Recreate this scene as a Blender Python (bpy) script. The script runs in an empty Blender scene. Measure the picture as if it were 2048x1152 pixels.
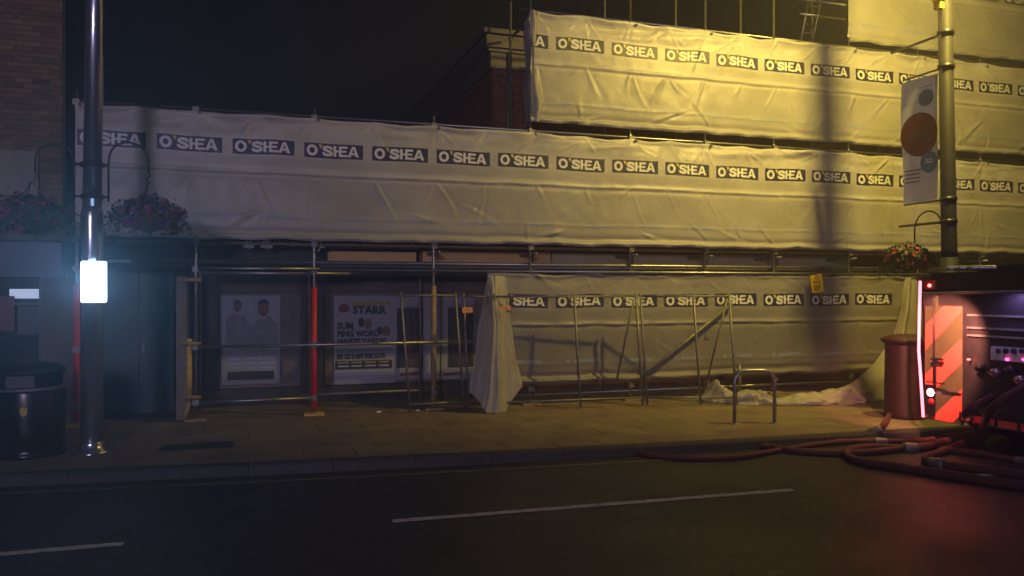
import bpy, math, random
import numpy as np
random.seed(7)
S = bpy.context.scene
COL = S.collection

# ------------------------------------------------------------------ camera
F, CX, HY, EYE = 1600.0, 1024.0, 582.0, 1.9      # focal length and horizon of the photograph in its pixels, eye height
YAW = math.radians(18.2); SN, CS = math.sin(YAW), math.cos(YAW)
cd = bpy.data.cameras.new('camera'); cam = bpy.data.objects.new('camera', cd); COL.objects.link(cam)
cam.location = (0, 0, EYE); cam.rotation_euler = (math.radians(90), 0, -YAW)
cd.sensor_width = 36; cd.lens = 36 * F / 2048; cd.shift_y = (HY - 576) / 2048
cd.clip_start = .05; cd.clip_end = 2000
S.camera = cam
# ------------------------------------------------------------------ night sky
w = bpy.data.worlds.new('World'); S.world = w; w.use_nodes = True
nt = w.node_tree; nt.nodes.clear()
sky = nt.nodes.new('ShaderNodeTexSky'); sky.sky_type = 'NISHITA'; sky.sun_disc = False
sky.sun_elevation = math.radians(-9); sky.sun_rotation = math.radians(200); sky.air_density = 1; sky.dust_density = 3
glow = nt.nodes.new('ShaderNodeRGB'); glow.outputs[0].default_value = (.016, .013, .024, 1)   # town glow on the night sky
addn = nt.nodes.new('ShaderNodeMixRGB'); addn.blend_type = 'ADD'; addn.inputs[0].default_value = 1
bg = nt.nodes.new('ShaderNodeBackground'); bg.inputs[1].default_value = .11
out = nt.nodes.new('ShaderNodeOutputWorld')
nt.links.new(sky.outputs[0], addn.inputs[1]); nt.links.new(glow.outputs[0], addn.inputs[2])
nt.links.new(addn.outputs[0], bg.inputs[0]); nt.links.new(bg.outputs[0], out.inputs[0])
# ------------------------------------------------------------------ exposure, sampling
S.view_settings.view_transform = 'Standard'; S.view_settings.look = 'None'
S.view_settings.exposure = 0; S.view_settings.gamma = 1
S.render.engine = 'CYCLES'
S.cycles.use_denoising = True; S.cycles.max_bounces = 6; S.cycles.volume_bounces = 0
S.cycles.sample_clamp_indirect = 3
SODIUM = 3900; FILL = 9200; SIGN = 9; HAZE = .022

def lamp(name, kind, loc, energy, color, size=.2, target=None, **kw):
    l = bpy.data.lights.new(name, kind); l.energy = energy; l.color = color
    if kind in ('POINT', 'SPOT'): l.shadow_soft_size = size
    if kind == 'AREA': l.size = size
    for k, v in kw.items(): setattr(l, k, v)
    o = bpy.data.objects.new(name, l); COL.objects.link(o); o.location = loc
    if target:
        d = np.array(target) - np.array(loc)
        from mathutils import Vector
        o.rotation_euler = Vector(d).to_track_quat('-Z', 'Y').to_euler()
    return o
# street lighting: the sodium lantern over the road on the right post, and the pale floodlight across the street behind the viewer
RL = (9.56, 8.1, 7.75)
lamp('sodium_lantern_light', 'SPOT', RL, SODIUM, (1, .71, .12), .13, (9.7, 12.4, 5.2), spot_size=math.radians(146), spot_blend=.8)
lamp('floodlight_across_road', 'SPOT', (-6.0, -15.0, 5.0), FILL, (.82, .67, 1), 1.3, (1.6, 12.5, 5.2), spot_size=math.radians(58), spot_blend=1)

# ------------------------------------------------------------------ helpers
def at_y(px, py, Y):
    r = (px - CX) / F; X = Y * (SN + r * CS) / (CS - r * SN); d = X * SN + Y * CS
    return (X, Y, EYE + (HY - py) / F * d)
def at_z(px, py, Z):
    d = (EYE - Z) * F / (py - HY); l = (px - CX) / F * d
    return (d * SN + l * CS, d * CS - l * SN, Z)
def at_x(px, py, X):
    r = (px - CX) / F; Y = X * (CS - r * SN) / (SN + r * CS); d = X * SN + Y * CS
    return (X, Y, EYE + (HY - py) / F * d)

class MB:
    def __init__(s): s.v = []; s.f = []; s.m = []
    def add(s, vs, fs, mi=0):
        n = len(s.v); s.v += [tuple(map(float, p)) for p in vs]; s.f += [tuple(i + n for i in f) for f in fs]; s.m += [mi] * len(fs); return s
    def box(s, x0, x1, y0, y1, z0, z1, mi=0):
        v = [(x, y, z) for z in (z0, z1) for y in (y0, y1) for x in (x0, x1)]
        return s.add(v, [(0, 2, 3, 1), (4, 5, 7, 6), (0, 1, 5, 4), (2, 6, 7, 3), (0, 4, 6, 2), (1, 3, 7, 5)], mi)
    def quad(s, a, b, c, d, mi=0): return s.add([a, b, c, d], [(0, 1, 2, 3)], mi)
    def tube(s, p, q, r, n=8, r2=None, mi=0, cap=True): return s.path([p, q], [r, r if r2 is None else r2], n, mi, cap)
    def path(s, pts, r, n=8, mi=0, cap=True):
        P = np.array(pts, float); k = len(P); R = np.ones(k) * r if np.isscalar(r) else np.array(r, float)
        T = np.gradient(P, axis=0) if k > 2 else np.array([P[1] - P[0]] * 2)
        T /= np.linalg.norm(T, axis=1)[:, None] + 1e-12
        up = np.array([0, 0, 1.]) if abs(T[0][2]) < .9 else np.array([1., 0, 0])
        vs = []; u = np.cross(T[0], up)
        for i in range(k):
            u = u - T[i] * u.dot(T[i]); u /= np.linalg.norm(u) + 1e-12; b = np.cross(T[i], u)
            for j in range(n):
                a = 2 * math.pi * j / n; vs.append(P[i] + R[i] * (u * math.cos(a) + b * math.sin(a)))
        fs = [(i * n + j, i * n + (j + 1) % n, (i + 1) * n + (j + 1) % n, (i + 1) * n + j) for i in range(k - 1) for j in range(n)]
        if cap: fs += [tuple(range(n))[::-1], tuple((k - 1) * n + j for j in range(n))]
        return s.add(vs, fs, mi)
    def lathe(s, c, prof, n=20, mi=0, sx=1, sy=1):
        vs = [(c[0] + r * sx * math.cos(2 * math.pi * j / n), c[1] + r * sy * math.sin(2 * math.pi * j / n), c[2] + z) for r, z in prof for j in range(n)]
        k = len(prof)
        fs = [(i * n + j, i * n + (j + 1) % n, (i + 1) * n + (j + 1) % n, (i + 1) * n + j) for i in range(k - 1) for j in range(n)]
        fs += [tuple(range(n))[::-1], tuple((k - 1) * n + j for j in range(n))]
        return s.add(vs, fs, mi)
    def grid(s, A, mi=0):      # A: rows x cols x 3
        A = np.asarray(A, float); h, k, _ = A.shape
        fs = [(i * k + j, i * k + j + 1, (i + 1) * k + j + 1, (i + 1) * k + j) for i in range(h - 1) for j in range(k - 1)]
        return s.add(A.reshape(-1, 3), fs, mi)
    def mesh(s, name, mats, off=(0, 0, 0), smooth=False):
        me = bpy.data.meshes.new(name)
        me.from_pydata([(a - off[0], b - off[1], c - off[2]) for a, b, c in s.v], [], s.f)
        for m in (mats if isinstance(mats, (list, tuple)) else [mats]): me.materials.append(m)
        if any(s.m): me.polygons.foreach_set('material_index', s.m)
        if smooth: me.polygons.foreach_set('use_smooth', [True] * len(me.polygons))
        me.update(); return me
    def obj(s, name, mats, parent=None, smooth=False):
        off = wloc(parent)
        o = bpy.data.objects.new(name, s.mesh(name, mats, off, smooth)); COL.objects.link(o); o.parent = parent
        return o
def wloc(o):
    v = np.zeros(3)
    while o is not None: v += np.array(o.location); o = o.parent
    return tuple(v)
def tag(o, label, cat, group=None):
    o['label'] = label; o['category'] = cat
    if group: o['group'] = group
    return o
def thing(name, loc, label, cat, group=None):
    o = bpy.data.objects.new(name, None); COL.objects.link(o); o.location = loc; o.empty_display_size = .1
    return tag(o, label, cat, group)
def struct(o): o['kind'] = 'structure'; return o
def stuff(o): o['kind'] = 'stuff'; return o
def inst(name, me, parent, loc, rot=None):
    o = bpy.data.objects.new(name, me); COL.objects.link(o); o.parent = parent
    p = wloc(parent); o.location = [loc[i] - p[i] for i in range(3)]
    if rot: o.rotation_euler = rot
    return o

def hsh(i, j, k=0):
    h = np.sin(i * 127.1 + j * 311.7 + k * 74.7) * 43758.5453
    return h - np.floor(h)
def noise(x, y, k=0):
    x = np.asarray(x, float); y = np.asarray(y, float)
    i = np.floor(x); j = np.floor(y); a = x - i; b = y - j
    a = a * a * (3 - 2 * a); b = b * b * (3 - 2 * b)
    return ((hsh(i, j, k) * (1 - a) + hsh(i + 1, j, k) * a) * (1 - b) + (hsh(i, j + 1, k) * (1 - a) + hsh(i + 1, j + 1, k) * a) * b) * 2 - 1
def sstep(a, b, x):
    t = np.clip((x - a) / (b - a), 0, 1); return t * t * (3 - 2 * t)

# ------------------------------------------------------------------ materials
def mat(name, color, rough=.6, metal=0, var=0, scale=6, bump=0, bscale=40, spec=.5, emit=None, estr=0, rand=0, stretch=(1, 1, 1), rvar=0, dark=None):
    m = bpy.data.materials.new(name); m.use_nodes = True; t = m.node_tree; b = t.nodes['Principled BSDF']; N = t.nodes.new; L = t.links.new
    b.inputs['Base Color'].default_value = (*color, 1); b.inputs['Roughness'].default_value = rough; b.inputs['Metallic'].default_value = metal
    b.inputs['Specular IOR Level'].default_value = spec
    if emit: b.inputs['Emission Color'].default_value = (*emit, 1); b.inputs['Emission Strength'].default_value = estr
    if var or bump or rand or rvar:
        tc = N('ShaderNodeTexCoord'); mp = N('ShaderNodeMapping'); L(tc.outputs['Object'], mp.inputs[0]); mp.inputs['Scale'].default_value = stretch
    if var or rvar:
        n = N('ShaderNodeTexNoise'); n.inputs['Scale'].default_value = scale; n.inputs['Detail'].default_value = 6; n.inputs['Roughness'].default_value = .65; L(mp.outputs[0], n.inputs[0])
        cr = N('ShaderNodeValToRGB'); cr.color_ramp.elements[0].position = .3; cr.color_ramp.elements[1].position = .72
        dk = dark or tuple(c * (1 - var) for c in color)
        cr.color_ramp.elements[0].color = (*dk, 1); cr.color_ramp.elements[1].color = (*[min(1, c * (1 + var * .6)) for c in color], 1)
        L(n.outputs[0], cr.inputs[0]); src = cr.outputs[0]
        if var: L(src, b.inputs['Base Color'])
        if rvar:
            mr = N('ShaderNodeMapRange'); mr.inputs[1].default_value = .3; mr.inputs[2].default_value = .7; mr.inputs[3].default_value = rough - rvar; mr.inputs[4].default_value = rough + rvar
            L(n.outputs[0], mr.inputs[0]); L(mr.outputs[0], b.inputs['Roughness'])
    if rand:
        oi = N('ShaderNodeObjectInfo'); hs = N('ShaderNodeHueSaturation'); mr = N('ShaderNodeMapRange')
        mr.inputs[3].default_value = 1 - rand; mr.inputs[4].default_value = 1 + rand; L(oi.outputs['Random'], mr.inputs[0]); L(mr.outputs[0], hs.inputs['Value'])
        m2 = N('ShaderNodeMath'); m2.operation = 'MULTIPLY'; m2.inputs[1].default_value = 7.31; fr = N('ShaderNodeMath'); fr.operation = 'FRACT'
        mh = N('ShaderNodeMapRange'); mh.inputs[3].default_value = .48; mh.inputs[4].default_value = .525
        L(oi.outputs['Random'], m2.inputs[0]); L(m2.outputs[0], fr.inputs[0]); L(fr.outputs[0], mh.inputs[0]); L(mh.outputs[0], hs.inputs['Hue'])
        if var: L(src, hs.inputs['Color'])
        else: hs.inputs['Color'].default_value = (*color, 1)
        L(hs.outputs[0], b.inputs['Base Color'])
    if bump:
        n2 = N('ShaderNodeTexNoise'); n2.inputs['Scale'].default_value = bscale; n2.inputs['Detail'].default_value = 4; L(mp.outputs[0], n2.inputs[0])
        bp = N('ShaderNodeBump'); bp.inputs['Strength'].default_value = bump; bp.inputs['Distance'].default_value = .02; L(n2.outputs[0], bp.inputs['Height']); L(bp.outputs[0], b.inputs['Normal'])
    return m
M = {}
M['steel'] = mat('galvanised_steel', (.34, .34, .35), .38, .85, var=.35, scale=9, bump=.1)
M['steel_dull'] = mat('dull_steel', (.22, .215, .21), .55, .6, var=.4, scale=7)
M['post'] = mat('polished_post', (.58, .60, .70), .22, .92, var=.25, scale=5, bump=.05, stretch=(1, 1, .2))
M['post_dull'] = mat('dull_painted_post', (.026, .026, .032), .6, 0, var=.25, scale=5, spec=.15)
M['black'] = mat('black_paint', (.012, .012, .014), .4, 0, var=.3, scale=10)
M['black_gloss'] = mat('black_gloss_plastic', (.01, .01, .012), .25, 0, var=.3, scale=8)
M['red_sleeve'] = mat('red_foam_sleeve', (.62, .022, .03), .5, 0, var=.25, scale=8)
M['yellow_sleeve'] = mat('yellow_foam_sleeve', (.6, .42, .06), .6, 0, var=.3, scale=12)
M['timber'] = mat('bare_timber', (.32, .22, .11), .75, 0, var=.4, scale=5, stretch=(1, 1, 6), bump=.2)
M['ply'] = mat('plywood', (.72, .46, .20), .7, 0, var=.25, scale=3, stretch=(1, 1, 5))
M['pale_fascia'] = mat('pale_painted_fascia', (.50, .42, .28), .7, 0, var=.25, scale=2)
M['ply_grey'] = mat('weathered_board', (.16, .14, .13), .75, 0, var=.4, scale=3, stretch=(1.5, 1, 1))
M['board'] = mat('scaffold_board', (.17, .12, .07), .8, 0, var=.4, scale=4, stretch=(.6, 3, 3))
M['green'] = mat('dark_green_paint', (.012, .066, .072), .5, 0, var=.35, scale=2.5)
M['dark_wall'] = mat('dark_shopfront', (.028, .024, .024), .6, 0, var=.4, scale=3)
M['mauve_wall'] = mat('painted_shop_boards', (.11, .085, .085), .7, 0, var=.35, scale=2.2, bump=.15)
M['cream'] = mat('cream_render', (.30, .27, .22), .8, 0, var=.22, scale=1.6, bump=.1)
M['stone'] = mat('stone_cornice', (.12, .108, .09), .75, 0, var=.35, scale=4, bump=.3)
M['mortar'] = mat('mortar', (.11, .09, .07), .9, 0, var=.3, scale=12)
M['brick_old'] = mat('old_stock_brick', (.20, .125, .060), .85, 0, var=.35, scale=14, bump=.35, rand=.42)
M['brick_red'] = mat('red_brick', (.15, .058, .034), .85, 0, var=.35, scale=14, bump=.35, rand=.35)
M['asphalt'] = None
M['paving'] = mat('paving_slab', (.17, .128, .088), .75, 0, var=.40, scale=2.0, bump=.3, bscale=60, rand=.06, rvar=.12)
M['bedding'] = mat('paving_joint', (.035, .03, .026), .95)
M['kerb'] = mat('granite_kerb', (.03, .027, .024), .7, 0, var=.35, scale=9, bump=.3, rand=.15)
M['white_line'] = mat('white_road_paint', (.62, .60, .55), .65, 0, var=.45, scale=12, bump=.3)
M['yellow_line'] = mat('yellow_road_paint', (.15, .12, .065), .7, 0, var=.5, scale=9, bump=.3)
M['ink'] = mat('dark_blue_print', (.02, .022, .075), .5)
M['letter'] = mat('white_print', (.66, .66, .66), .5)
M['yellow_print'] = mat('yellow_print', (.62, .47, .06), .5)
M['blue_print'] = mat('pale_blue_print', (.28, .33, .52), .5)
M['paper'] = mat('poster_paper', (.26, .265, .34), .6, 0, var=.14, scale=3)
M['paper_dim'] = mat('weathered_poster_paper', (.12, .11, .14), .65, 0, var=.35, scale=4)
M['print_black'] = mat('black_print', (.02, .022, .04), .6)
M['print_brown'] = mat('brown_print', (.16, .10, .075), .6, 0, var=.5, scale=14)
M['print_green'] = mat('dark_green_print', (.17, .175, .205), .6, 0, var=.45, scale=10)
M['print_red'] = mat('red_print', (.16, .028, .034), .6)
M['print_gold'] = mat('gold_print', (.28, .22, .05), .6)
M['print_purple'] = mat('purple_figure_print', (.055, .04, .075), .6, 0, var=.6, scale=9)
M['orange'] = mat('orange_plate', (.75, .28, .11), .5)
M['warn'] = mat('yellow_warning_board', (.85, .58, .02), .4)
M['leaf'] = mat('basket_leaf', (.035, .065, .025), .6, var=.4, scale=20)
M['flower_pink'] = mat('pink_petal', (.30, .02, .11), .6, var=.3, scale=30)
M['flower_purple'] = mat('purple_petal', (.13, .04, .22), .6, var=.3, scale=30)
M['flower_red'] = mat('red_petal', (.32, .03, .025), .6, var=.3, scale=30)
M['coir'] = mat('coir_liner', (.06, .04, .025), .9, bump=.4)
M['hose'] = mat('red_fire_hose', (.085, .02, .016), .7, 0, var=.45, scale=14, bump=.2, bscale=80)
M['engine'] = mat('red_vehicle_paint', (.22, .012, .015), .25, 0, var=.1, scale=3)
M['engine_dark'] = mat('dark_vehicle_equipment', (.028, .024, .03), .5, 0, var=.4, scale=6)
M['chev_red'] = mat('red_reflective_film', (1.0, .13, .10), .32, 0, var=.08, scale=4)
M['chev_grey'] = mat('dull_yellow_reflective_film', (.11, .10, .05), .4, 0, var=.15, scale=4)
M['alu'] = mat('brushed_aluminium', (.45, .44, .46), .4, .7, var=.25, scale=5)
M['panel'] = mat('pump_panel_plate', (.62, .60, .66), .4, 0, var=.15, scale=8)
M['maroon'] = mat('red_lit_bin_plastic', (.024, .003, .0045), .6, 0, var=.3, scale=4)  # red light falling on the dark bin is part of this colour
M['banner'] = mat('white_banner_cloth', (.66, .66, .70), .7, 0, var=.1, scale=2)
M['banner_red'] = mat('maroon_banner_print', (.15, .026, .026), .65)
M['banner_blue'] = mat('blue_banner_print', (.10, .19, .36), .65)
M['banner_teal'] = mat('slate_banner_print', (.09, .15, .22), .65)
M['glass'] = mat('dark_window_glass', (.012, .016, .03), .08, 0, spec=.8)
M['shop_blue'] = mat('blue_shop_paint', (.02, .035, .12), .45, 0, var=.25, scale=3)
M['shop_in'] = mat('shop_interior_wall', (.16, .19, .28), .7, 0, var=.4, scale=3)
M['cup'] = mat('paper_cup', (.45, .16, .13), .6)
M['litter'] = mat('white_litter', (.6, .6, .58), .6)
M['sign_lit'] = mat('lit_sign_face', (.9, .95, 1), .4, emit=(.42, .68, 1.0), estr=SIGN)
M['strip_lit'] = mat('lit_red_strip', (.9, .2, .3), .4, emit=(1, .15, .20), estr=5.5)
M['lamp_white'] = mat('lit_rear_lamp', (.9, .6, .6), .3, emit=(1, .30, .26), estr=26)
M['lamp_red'] = mat('lit_red_lamp', (.9, .1, .1), .3, emit=(1, .08, .07), estr=14)
M['lamp_pink'] = mat('lit_pink_indicator', (.9, .1, .3), .3, emit=(1, .06, .25), estr=9)
M['lens_red'] = mat('dark_red_lens', (.35, .01, .015), .15)
M['tube_lit'] = mat('lit_shop_tube', (.8, .85, 1), .4, emit=(.55, .7, 1), estr=.55)
M['lantern_glass'] = mat('sodium_lantern_glass', (.9, .8, .5), .3, emit=(1, .70, .17), estr=60)

def asphalt():
    m = bpy.data.materials.new('wet_asphalt'); m.use_nodes = True; t = m.node_tree; b = t.nodes['Principled BSDF']; N = t.nodes.new; L = t.links.new
    tc = N('ShaderNodeTexCoord')
    n = N('ShaderNodeTexNoise'); n.inputs['Scale'].default_value = .7; n.inputs['Detail'].default_value = 8; n.inputs['Roughness'].default_value = .7; L(tc.outputs['Object'], n.inputs[0])
    v = N('ShaderNodeTexVoronoi'); v.inputs['Scale'].default_value = 75; L(tc.outputs['Object'], v.inputs[0])
    cr = N('ShaderNodeValToRGB'); cr.color_ramp.elements[0].position = .3; cr.color_ramp.elements[1].position = .75
    cr.color_ramp.elements[0].color = (.021, .0195, .0175, 1); cr.color_ramp.elements[1].color = (.050, .044, .036, 1); L(n.outputs[0], cr.inputs[0])
    sp = N('ShaderNodeSeparateColor'); L(v.outputs['Color'], sp.inputs[0])
    mr = N('ShaderNodeMapRange'); mr.inputs[3].default_value = .45; mr.inputs[4].default_value = 1.7; L(sp.outputs[0], mr.inputs[0])
    mx = N('ShaderNodeMixRGB'); mx.blend_type = 'MULTIPLY'; mx.inputs[0].default_value = 1; L(cr.outputs[0], mx.inputs[1]); L(mr.outputs[0], mx.inputs[2]); L(mx.outputs[0], b.inputs['Base Color'])
    rr = N('ShaderNodeMapRange'); rr.inputs[1].default_value = .35; rr.inputs[2].default_value = .65; rr.inputs[3].default_value = .26; rr.inputs[4].default_value = .58; L(n.outputs[0], rr.inputs[0]); L(rr.outputs[0], b.inputs['Roughness']); b.inputs['Specular IOR Level'].default_value = .2
    bp = N('ShaderNodeBump'); bp.inputs['Strength'].default_value = .45; bp.inputs['Distance'].default_value = .012; L(v.outputs['Distance'], bp.inputs['Height']); L(bp.outputs[0], b.inputs['Normal'])
    return m
M['asphalt'] = asphalt()

def polythene(name, col, transl=.25, alpha=1.0, glossr=.40, band=None):
    m = bpy.data.materials.new(name); m.use_nodes = True; t = m.node_tree; b = t.nodes['Principled BSDF']; N = t.nodes.new; L = t.links.new; o = t.nodes['Material Output']
    tc = N('ShaderNodeTexCoord'); mp = N('ShaderNodeMapping'); mp.inputs['Scale'].default_value = (1, 1, 1.6); L(tc.outputs['Object'], mp.inputs[0])
    n = N('ShaderNodeTexNoise'); n.inputs['Scale'].default_value = 1.3; n.inputs['Detail'].default_value = 7; n.inputs['Roughness'].default_value = .62; L(mp.outputs[0], n.inputs[0])
    cr = N('ShaderNodeValToRGB'); cr.color_ramp.elements[0].position = .3; cr.color_ramp.elements[1].position = .7
    cr.color_ramp.elements[0].color = (*[c * .78 for c in col], 1); cr.color_ramp.elements[1].color = (*[min(1, c * 1.1) for c in col], 1); L(n.outputs[0], cr.inputs[0])
    csrc = cr.outputs[0]
    if band is not None:      # whiter reinforced printed band above the weld, greyer clear film below
        sx = N('ShaderNodeSeparateXYZ'); L(tc.outputs['Object'], sx.inputs[0])
        a_ = N('ShaderNodeMath'); a_.operation = 'SUBTRACT'; a_.inputs[1].default_value = band; L(sx.outputs[2], a_.inputs[0])
        m_ = N('ShaderNodeMath'); m_.operation = 'FLOORED_MODULO'; m_.inputs[1].default_value = 2.01; L(a_.outputs[0], m_.inputs[0])
        r_ = N('ShaderNodeValToRGB'); r_.color_ramp.elements[0].position = 0; r_.color_ramp.elements[0].color = (1, 1, 1, 1); r_.color_ramp.elements[1].position = .99; r_.color_ramp.elements[1].color = (.74, .72, .72, 1)
        for pp, cc in ((.035, 1.0), (.055, .80), (.10, .80), (.14, 1.0), (.425, 1.0), (.45, .74), (.955, .72), (.975, .95)): e = r_.color_ramp.elements.new(pp); e.color = (cc, cc * .99, cc * .985, 1)
        d_ = N('ShaderNodeMath'); d_.operation = 'DIVIDE'; d_.inputs[1].default_value = 2.01; L(m_.outputs[0], d_.inputs[0]); L(d_.outputs[0], r_.inputs[0])
        x_ = N('ShaderNodeMixRGB'); x_.blend_type = 'MULTIPLY'; x_.inputs[0].default_value = 1; L(csrc, x_.inputs[1]); L(r_.outputs[0], x_.inputs[2]); csrc = x_.outputs[0]
    L(csrc, b.inputs['Base Color']); b.inputs['Roughness'].default_value = glossr; b.inputs['Specular IOR Level'].default_value = .45
    n2 = N('ShaderNodeTexNoise'); n2.inputs['Scale'].default_value = 11; n2.inputs['Detail'].default_value = 6; n2.inputs['Distortion'].default_value = .8; L(mp.outputs[0], n2.inputs[0])
    bp = N('ShaderNodeBump'); bp.inputs['Strength'].default_value = .16; bp.inputs['Distance'].default_value = .03; L(n2.outputs[0], bp.inputs['Height']); L(bp.outputs[0], b.inputs['Normal'])
    tr = N('ShaderNodeBsdfTranslucent'); L(csrc, tr.inputs[0]); mx = N('ShaderNodeMixShader'); mx.inputs[0].default_value = transl
    L(b.outputs[0], mx.inputs[1]); L(tr.outputs[0], mx.inputs[2]); last = mx
    if alpha < 1:
        tp = N('ShaderNodeBsdfTransparent'); m2 = N('ShaderNodeMixShader'); m2.inputs[0].default_value = 1 - alpha
        L(mx.outputs[0], m2.inputs[1]); L(tp.outputs[0], m2.inputs[2]); last = m2
    L(last.outputs[0], o.inputs[0]); return m
M['sheet'] = polythene('white_scaffold_sheeting', (.60, .59, .58), band=1.655)
M['sheet_low'] = polythene('thin_white_sheeting', (.42, .41, .40), .3, .86, band=1.335)
M['sheet_drape'] = polythene('loose_white_sheeting', (.52, .50, .47), .4, .93)

def brickwall(name, c1, c2, mortar, axis='XZ'):
    m = bpy.data.materials.new(name); m.use_nodes = True; t = m.node_tree; b = t.nodes['Principled BSDF']; N = t.nodes.new; L = t.links.new
    tc = N('ShaderNodeTexCoord'); sx = N('ShaderNodeSeparateXYZ'); cb = N('ShaderNodeCombineXYZ'); L(tc.outputs['Object'], sx.inputs[0])
    L(sx.outputs[0 if axis == 'XZ' else 1], cb.inputs[0]); L(sx.outputs[2], cb.inputs[1])
    k = N('ShaderNodeTexBrick'); k.inputs['Scale'].default_value = 1; k.inputs['Brick Width'].default_value = .225; k.inputs['Row Height'].default_value = .075; k.inputs['Mortar Size'].default_value = .006
    k.inputs['Color1'].default_value = (*c1, 1); k.inputs['Color2'].default_value = (*c2, 1); k.inputs['Mortar'].default_value = (*mortar, 1); L(cb.outputs[0], k.inputs[0])
    L(k.outputs[0], b.inputs['Base Color']); b.inputs['Roughness'].default_value = .88
    bp = N('ShaderNodeBump'); bp.invert = True; bp.inputs['Strength'].default_value = .6; bp.inputs['Distance'].default_value = .01; L(k.outputs['Fac'], bp.inputs['Height']); L(bp.outputs[0], b.inputs['Normal'])
    return m
M['wall_old'] = brickwall('old_brickwork', (.21, .13, .065), (.13, .082, .042), (.14, .11, .085))
M['wall_red'] = brickwall('red_brickwork', (.16, .06, .035), (.11, .042, .026), (.10, .08, .065))
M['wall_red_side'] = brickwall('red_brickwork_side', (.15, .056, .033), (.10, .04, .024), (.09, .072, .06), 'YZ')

def font(txt, x, z, Y, h, off=.0, width=None):
    cu = bpy.data.curves.new('t', 'FONT'); cu.body = txt; cu.size = h / .7; cu.offset = off; cu.resolution_u = 2
    o = bpy.data.objects.new('t', cu); COL.objects.link(o)
    me = bpy.data.meshes.new_from_object(o); v = np.array([q.co[:] for q in me.vertices]); f = [tuple(p.vertices) for p in me.polygons]
    bpy.data.objects.remove(o); bpy.data.curves.remove(cu); bpy.data.meshes.remove(me)
    if width and len(v): v[:, 0] *= width / max(1e-6, v[:, 0].max())
    return [(x + a[0], Y, z + a[1]) for a in v], f

# ================================================================== SETTING: road, kerb, pavement
RZ = -.12
def kerb_y(x):
    return float(np.interp(x, [-40, -2.45, .2, 2.8, 6.3, 10, 14, 40], [11.6, 9.5, 9.18, 8.95, 8.73, 8.58, 8.48, 8.2]))
g = MB(); g.quad((-400, -400, RZ), (400, -400, RZ), (400, 400, RZ), (-400, 400, RZ))
road = struct(g.obj('road', M['asphalt']))
def ground_strip(px0, py0, px1, py1, wd, name, m, n=1, lift=.004):
    a = np.array(at_z(px0, py0, RZ)); b = np.array(at_z(px1, py1, RZ)); d = (b - a); d /= np.linalg.norm(d); q = np.array([-d[1], d[0], 0]) * wd / 2
    mb = MB(); z = np.array([0, 0, lift]); mb.quad(a - q + z, b - q + z, b + q + z, a + q + z); return mb.obj(name, m, road)
ground_strip(785, 1043, 1585, 980, .10, 'lane_dash', M['white_line'])
ground_strip(-260, 1131, 247, 1088, .10, 'lane_dash', M['white_line'])
ground_strip(1960, 951, 2400, 922, .10, 'lane_dash', M['white_line'])
mb = MB(); xs = np.linspace(-9, 4.75, 40); ys = np.array([kerb_y(x) for x in xs])
mb.grid(np.stack([np.stack([xs, ys - .36, xs * 0 + RZ + .004], 1), np.stack([xs, ys - .29, xs * 0 + RZ + .004], 1)]))
mb.obj('yellow_edge_line', M['yellow_line'], road)
# pavement bed and slabs
mb = MB(); xs = np.linspace(-40, 40, 161)
mb.grid(np.stack([np.stack([xs, [kerb_y(x) + .1 for x in xs], xs * 0 - .02], 1), np.stack([xs, xs * 0 + 40, xs * 0 - .02], 1)]))
pav = struct(mb.obj('pavement', M['bedding']))
def slab_at(x0, x1, v0, v1, z, mbx=None):
    g = .0025; m = mbx or MB(); j = random.uniform(-.0015, .0015); c = .004
    def P(x, v, zz): return (x, kerb_y(x) + .15 + v, zz)
    lo = [P(x0 + g, v0 + g, -.04), P(x1 - g, v0 + g, -.04), P(x1 - g, v1 - g, -.04), P(x0 + g, v1 - g, -.04)]
    up = [P(x0 + g, v0 + g, z + j - c), P(x1 - g, v0 + g, z + j - c), P(x1 - g, v1 - g, z + j - c), P(x0 + g, v1 - g, z + j - c)]
    tp = [P(x0 + g + c, v0 + g + c, z + j), P(x1 - g - c, v0 + g + c, z + j), P(x1 - g - c, v1 - g - c, z + j), P(x0 + g + c, v1 - g - c, z + j)]
    f = [(8, 9, 10, 11)] + [(i, (i + 1) % 4, 4 + (i + 1) % 4, 4 + i) for i in range(4)] + [(4 + i, 4 + (i + 1) % 4, 8 + (i + 1) % 4, 8 + i) for i in range(4)]
    m.add(lo + up + tp, f); return m
rest = MB()
for r in range(9):
    v0 = r * .6; sh = .3 * (r % 2)
    for c in range(-30, 40):
        x0 = c * .6 + sh; xc = x0 + .3; yc = kerb_y(xc) + .15 + v0
        lat = xc * CS - yc * SN; d = xc * SN + yc * CS
        seen = d > 0 and abs(lat / d) < .68
        if seen and yc < 13.9 and r < 8 and xc < 12.2: slab_at(x0, x0 + .6, v0, v0 + .6, 0).obj('paving_slab', M['paving'], pav)
        elif abs(xc) < 18: slab_at(x0, x0 + .6, v0, v0 + .6, 0, rest)
stuff(rest.obj('paving_slabs_beyond', M['paving'], pav))
kr = thing('kerb', (0, 9, 0), 'dark granite kerb along the edge of the pavement', 'kerb'); struct(kr); del kr['category']
for c in range(-22, 26):
    x0 = c * .9; x1 = x0 + .892
    mb = MB(); pts = []
    for x in (x0, x1):
        y = kerb_y(x); pts.append([(x, y - .02, RZ - .03), (x, y + .002, -.025), (x, y + .022, .002), (x, y + .146, .004), (x, y + .146, -.1)])
    mb.grid(pts); n = 5; mb.add(pts[0] + pts[1], [tuple(range(5)), tuple(range(5, 10))[::-1]])
    mb.obj('kerb_stone', M['kerb'], kr)
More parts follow.
